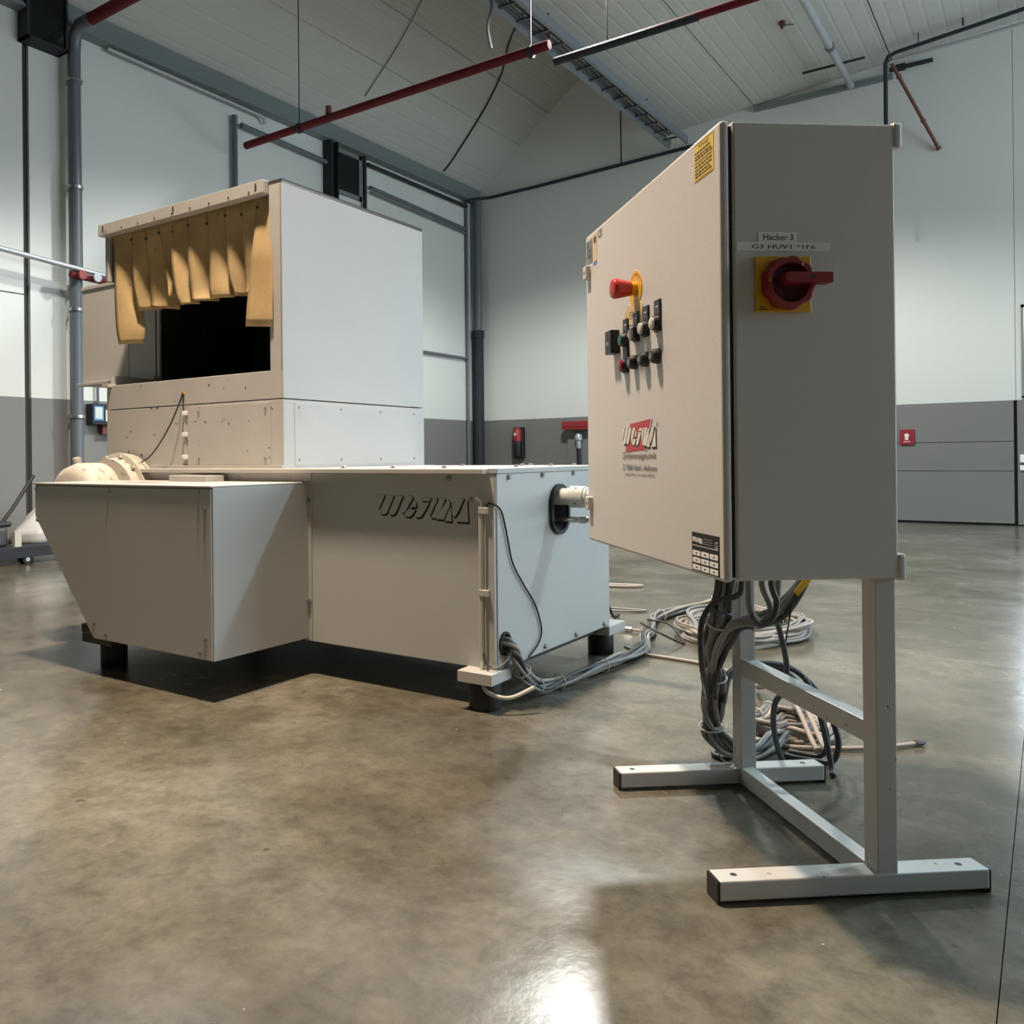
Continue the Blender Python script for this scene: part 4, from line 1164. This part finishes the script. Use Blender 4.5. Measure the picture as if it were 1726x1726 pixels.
loose('plug_lead', [(5.33, -7.17, 0.03), (5.29, -7.20, 0.012), (5.24, -7.21, 0.012)], 'short pale lead with metal plug lying beside the floor bundle', 0.005, 'cable_pale',
      extra=lambda r_, o: MB().lathe(Vector((5.245, -7.21, 0.012)) - o, (-1, -0.1, 0), [(0, 0.010), (0.03, 0.011), (0.031, 0.007), (0.05, 0.006)], 10).build('plug', 'steel', r_, smooth=40))
# far cables beyond the shredder
loose('loose_cable', [(5.20, -7.695, 0.52), (5.185, -7.62, 0.48), (5.12, -7.30, 0.25), (5.07, -7.02, 0.04), (5.055, -6.95, 0.009), (5.06, -6.91, 0.009)], 'dark cable hanging down behind the shredder side panel', 0.007, 'black')
loose('loose_cable', [(4.35, -6.10, 0.01), (4.6, -6.03, 0.008), (4.80, -5.97, 0.008), (4.74, -6.05, 0.008), (4.5, -6.13, 0.008), (4.3, -6.2, 0.008)], 'pale cable doubled back on the floor far behind the shredder', 0.008, 'cable_pale')
loose('loose_cable', [(4.8, -6.85, 0.008), (5.02, -6.80, 0.008), (5.12, -6.72, 0.008), (5.0, -6.74, 0.008), (4.8, -6.77, 0.008)], 'thin grey cable end on the floor close to the shredder rear foot', 0.005, 'cable_grey')
# bundle hanging from the cabinet along the far post
harness('hanging_bundle', [(6.084, -8.736, 0.56), (6.082, -8.734, 0.458), (6.067, -8.720, 0.382), (6.044, -8.688, 0.306), (6.030, -8.660, 0.216), (6.022, -8.640, 0.142), (6.022, -8.626, 0.09), (6.038, -8.594, 0.046), (6.068, -8.545, 0.034), (6.095, -8.48, 0.030), (6.105, -8.41, 0.030), (6.100, -8.34, 0.032)],
        'thick grey cable bundle hanging from the cabinet floor beside the far post', 9, 0.021, 0.0068, ['cable_grey', 'cable_grey', 'cable_dark', 'cable_grey'], ties=(0.2, 0.36, 0.52, 0.66), seed=8, twist=2.5)
harness('cable_sweep', [(6.255, -8.69, 0.56), (6.235, -8.705, 0.47), (6.20, -8.735, 0.415), (6.168, -8.764, 0.396), (6.133, -8.785, 0.388), (6.108, -8.775, 0.355), (6.080, -8.755, 0.320), (6.055, -8.735, 0.270), (6.040, -8.715, 0.20)],
        'grey cables sweeping from the cabinet underside into the hanging bundle', 4, 0.013, 0.0066, ['cable_grey', 'cable_grey', 'cable_dark', 'cable_grey'], ties=(0.45,), seed=9, twist=1.5)
loose('gland_cable', [(6.159, -8.832, 0.56), (6.159, -8.832, 0.477), (6.162, -8.829, 0.421), (6.181, -8.813, 0.399), (6.200, -8.796, 0.420), (6.207, -8.789, 0.476), (6.207, -8.789, 0.56)], 'grey cable looping down and back up under the cabinet', 0.0066, 'cable_grey')
loose('gland_cable', [(6.187, -8.836, 0.56), (6.187, -8.836, 0.480), (6.201, -8.826, 0.430), (6.188, -8.842, 0.400), (6.158, -8.860, 0.400), (6.120, -8.840, 0.380), (6.085, -8.800, 0.335), (6.066, -8.765, 0.29), (6.052, -8.725, 0.245)], 'grey cable drooping from the cabinet and bending into the bundle', 0.0066, 'cable_grey')
loose('gland_cable', [(6.209, -8.850, 0.56), (6.209, -8.850, 0.483), (6.218, -8.846, 0.446), (6.210, -8.858, 0.412), (6.190, -8.875, 0.405), (6.178, -8.883, 0.423)], 'dark cable hanging in a short hook under the cabinet', 0.0064, 'cable_dark')
loose('gland_cable', [(6.134, -8.794, 0.56), (6.134, -8.794, 0.471), (6.126, -8.802, 0.446), (6.090, -8.833, 0.434), (6.068, -8.853, 0.390), (6.066, -8.852, 0.314), (6.062, -8.825, 0.265), (6.045, -8.760, 0.225), (6.030, -8.700, 0.19)], 'dark cable bowing out to one side of the hanging bundle', 0.0064, 'cable_dark')
tg = MB().prism([(-0.022, -0.007), (0.022, -0.007), (0.022, 0.007), (-0.022, 0.007)], (6.240, -8.728, 0.468), Vector((0.5, 0.43, 0.75)).normalized(), Vector((-0.5, -0.4, 0.75)).normalized(), (0.002, -0.003, 0)).build('cable_tag', ['yellow'])
tag(tg, 'yellow marker tag on a cable under the cabinet', 'cable tag')
loose('tag_wire', [(6.228, -8.738, 0.450), (6.222, -8.752, 0.41), (6.212, -8.752, 0.35)], 'thin dark wire dangling below the yellow tag', 0.0016, 'black')
# dark loops around the crossbar
loose('dark_cable_loop', [(6.052, -8.655, 0.17), (6.056, -8.628, 0.222), (6.072, -8.608, 0.243), (6.123, -8.564, 0.255), (6.177, -8.516, 0.236), (6.226, -8.473, 0.171), (6.253, -8.449, 0.085), (6.255, -8.447, 0.042), (6.240, -8.450, 0.012), (6.205, -8.448, 0.0075), (6.165, -8.452, 0.0075), (6.138, -8.448, 0.0075)], 'big dark cable loop resting on the upper crossbar of the stand', 0.0070, 'cable_dark')
loose('dark_cable_loop', [(6.040, -8.625, 0.16), (6.043, -8.595, 0.222), (6.085, -8.558, 0.246), (6.145, -8.508, 0.234), (6.200, -8.463, 0.163), (6.226, -8.432, 0.085), (6.226, -8.425, 0.035), (6.205, -8.415, 0.009), (6.165, -8.412, 0.007), (6.138, -8.408, 0.007)], 'second dark cable loop nested inside the biggest one at the crossbar', 0.0066, 'cable_dark')
loose('dark_cable', [(6.182, -8.738, 0.405), (6.170, -8.680, 0.395), (6.168, -8.620, 0.350), (6.178, -8.598, 0.263), (6.165, -8.585, 0.20), (6.146, -8.572, 0.167), (6.140, -8.566, 0.118), (6.146, -8.556, 0.062), (6.160, -8.540, 0.016), (6.185, -8.515, 0.007)], 'dark cable hanging behind the crossbar down to the floor', 0.0066, 'cable_dark')
loose('dark_cable', [(6.196, -8.512, 0.222), (6.214, -8.498, 0.180), (6.230, -8.492, 0.115), (6.243, -8.490, 0.051), (6.252, -8.500, 0.012), (6.258, -8.525, 0.007)], 'stiff dark cable end standing against the far foot bar', 0.0068, 'cable_dark')
loose('dark_cable', [(6.052, -8.530, 0.006), (6.020, -8.552, 0.006), (5.990, -8.535, 0.006), (6.000, -8.505, 0.012), (6.030, -8.485, 0.006)], 'small dark cable loop on the floor at the foot of the far post', 0.006, 'cable_dark')
# pile on the floor behind the stand
pile = []
for k in range(40):
    a = 2 * PI * k / 13
    pile.append((6.10 + 0.085 * math.cos(a) * (1 + 0.15 * math.sin(k * 1.9)) + 0.03 * math.sin(0.3 * k), -8.22 + 0.10 * math.sin(a) * (1 + 0.1 * math.sin(k * 2.7)), 0.014 + 0.010 * (k // 13) + 0.004 * math.sin(1.7 * k)))
harness('cable_pile', pile, 'tangled pile of grey and pale cable on the floor behind the crossbar', 3, 0.011, 0.0062, ['cable_grey', 'cable_pale', 'cable_grey'], ties=(0.2, 0.5, 0.8), seed=12, n=5, twist=8)
for k, (dx, lb) in enumerate(((0.0, 'upper pale cable slanting down through the stand to the floor'), (0.022, 'lower pale cable slanting down beside its twin through the stand'))):
    loose('pale_cable', [(5.90 + dx, -7.86, 0.012), (5.98 + dx, -8.00, 0.06), (6.05 + dx, -8.10, 0.088), (6.12 + dx, -8.25, 0.082), (6.175 + dx, -8.345, 0.030), (6.195 + dx, -8.375, 0.012)], lb, 0.0066, 'cable_pale')
loose('pale_cable', [(6.03, -8.36, 0.008), (6.12, -8.375, 0.007), (6.216, -8.327, 0.007), (6.311, -8.253, 0.007), (6.385, -8.162, 0.007)], 'pale cable lying along the floor with its end past the near post', 0.006, 'cable_pale',
      extra=lambda r_, o: MB().lathe(Vector((6.383, -8.165, 0.0085)) - o, (0.6, 0.75, 0), [(0, 0.008), (0.02, 0.008), (0.03, 0.004)], 8).build('cable_end', 'cable_dark', r_, smooth=40))

# ------------------------------------------------------------------ high bay lamps
for word, x, y, z, watts, cone, blend, col, label in LAMPS:
    root = empty(word + '_high_bay_lamp_offscreen', (x, y, z))
    tag(root, label, 'lamp')
    top = zc(x) if x > XS else zs(x)
    MB().lathe((0, 0, 0), (0, 0, 1), [(0.0, 0.20), (0.02, 0.20), (0.10, 0.13), (0.16, 0.07), (0.20, 0.06)], 24).build('lamp_shade', 'pipe_white', root, smooth=40)
    MB().lathe((0, 0, -0.004), (0, 0, 1), [(0, 0.17), (0.004, 0.17)], 24).build(word + '_lamp_lens_offscreen', 'lamp_glow', root)
    MB().cyl((0, 0, 0.2), (0, 0, top - z + 0.03), 0.008, 8).build('hanger_rod', 'pipe_dark', root)
    ld = bpy.data.lights.new(word + '_bulb_offscreen', 'SPOT')
    ld.energy = watts
    ld.color = col
    ld.spot_size = math.radians(cone)
    ld.spot_blend = blend
    ld.shadow_soft_size = 0.17
    lo = bpy.data.objects.new(word + '_bulb_offscreen', ld)
    COL.objects.link(lo)
    lo.parent = root
    lo.location = (0, 0, -0.02)
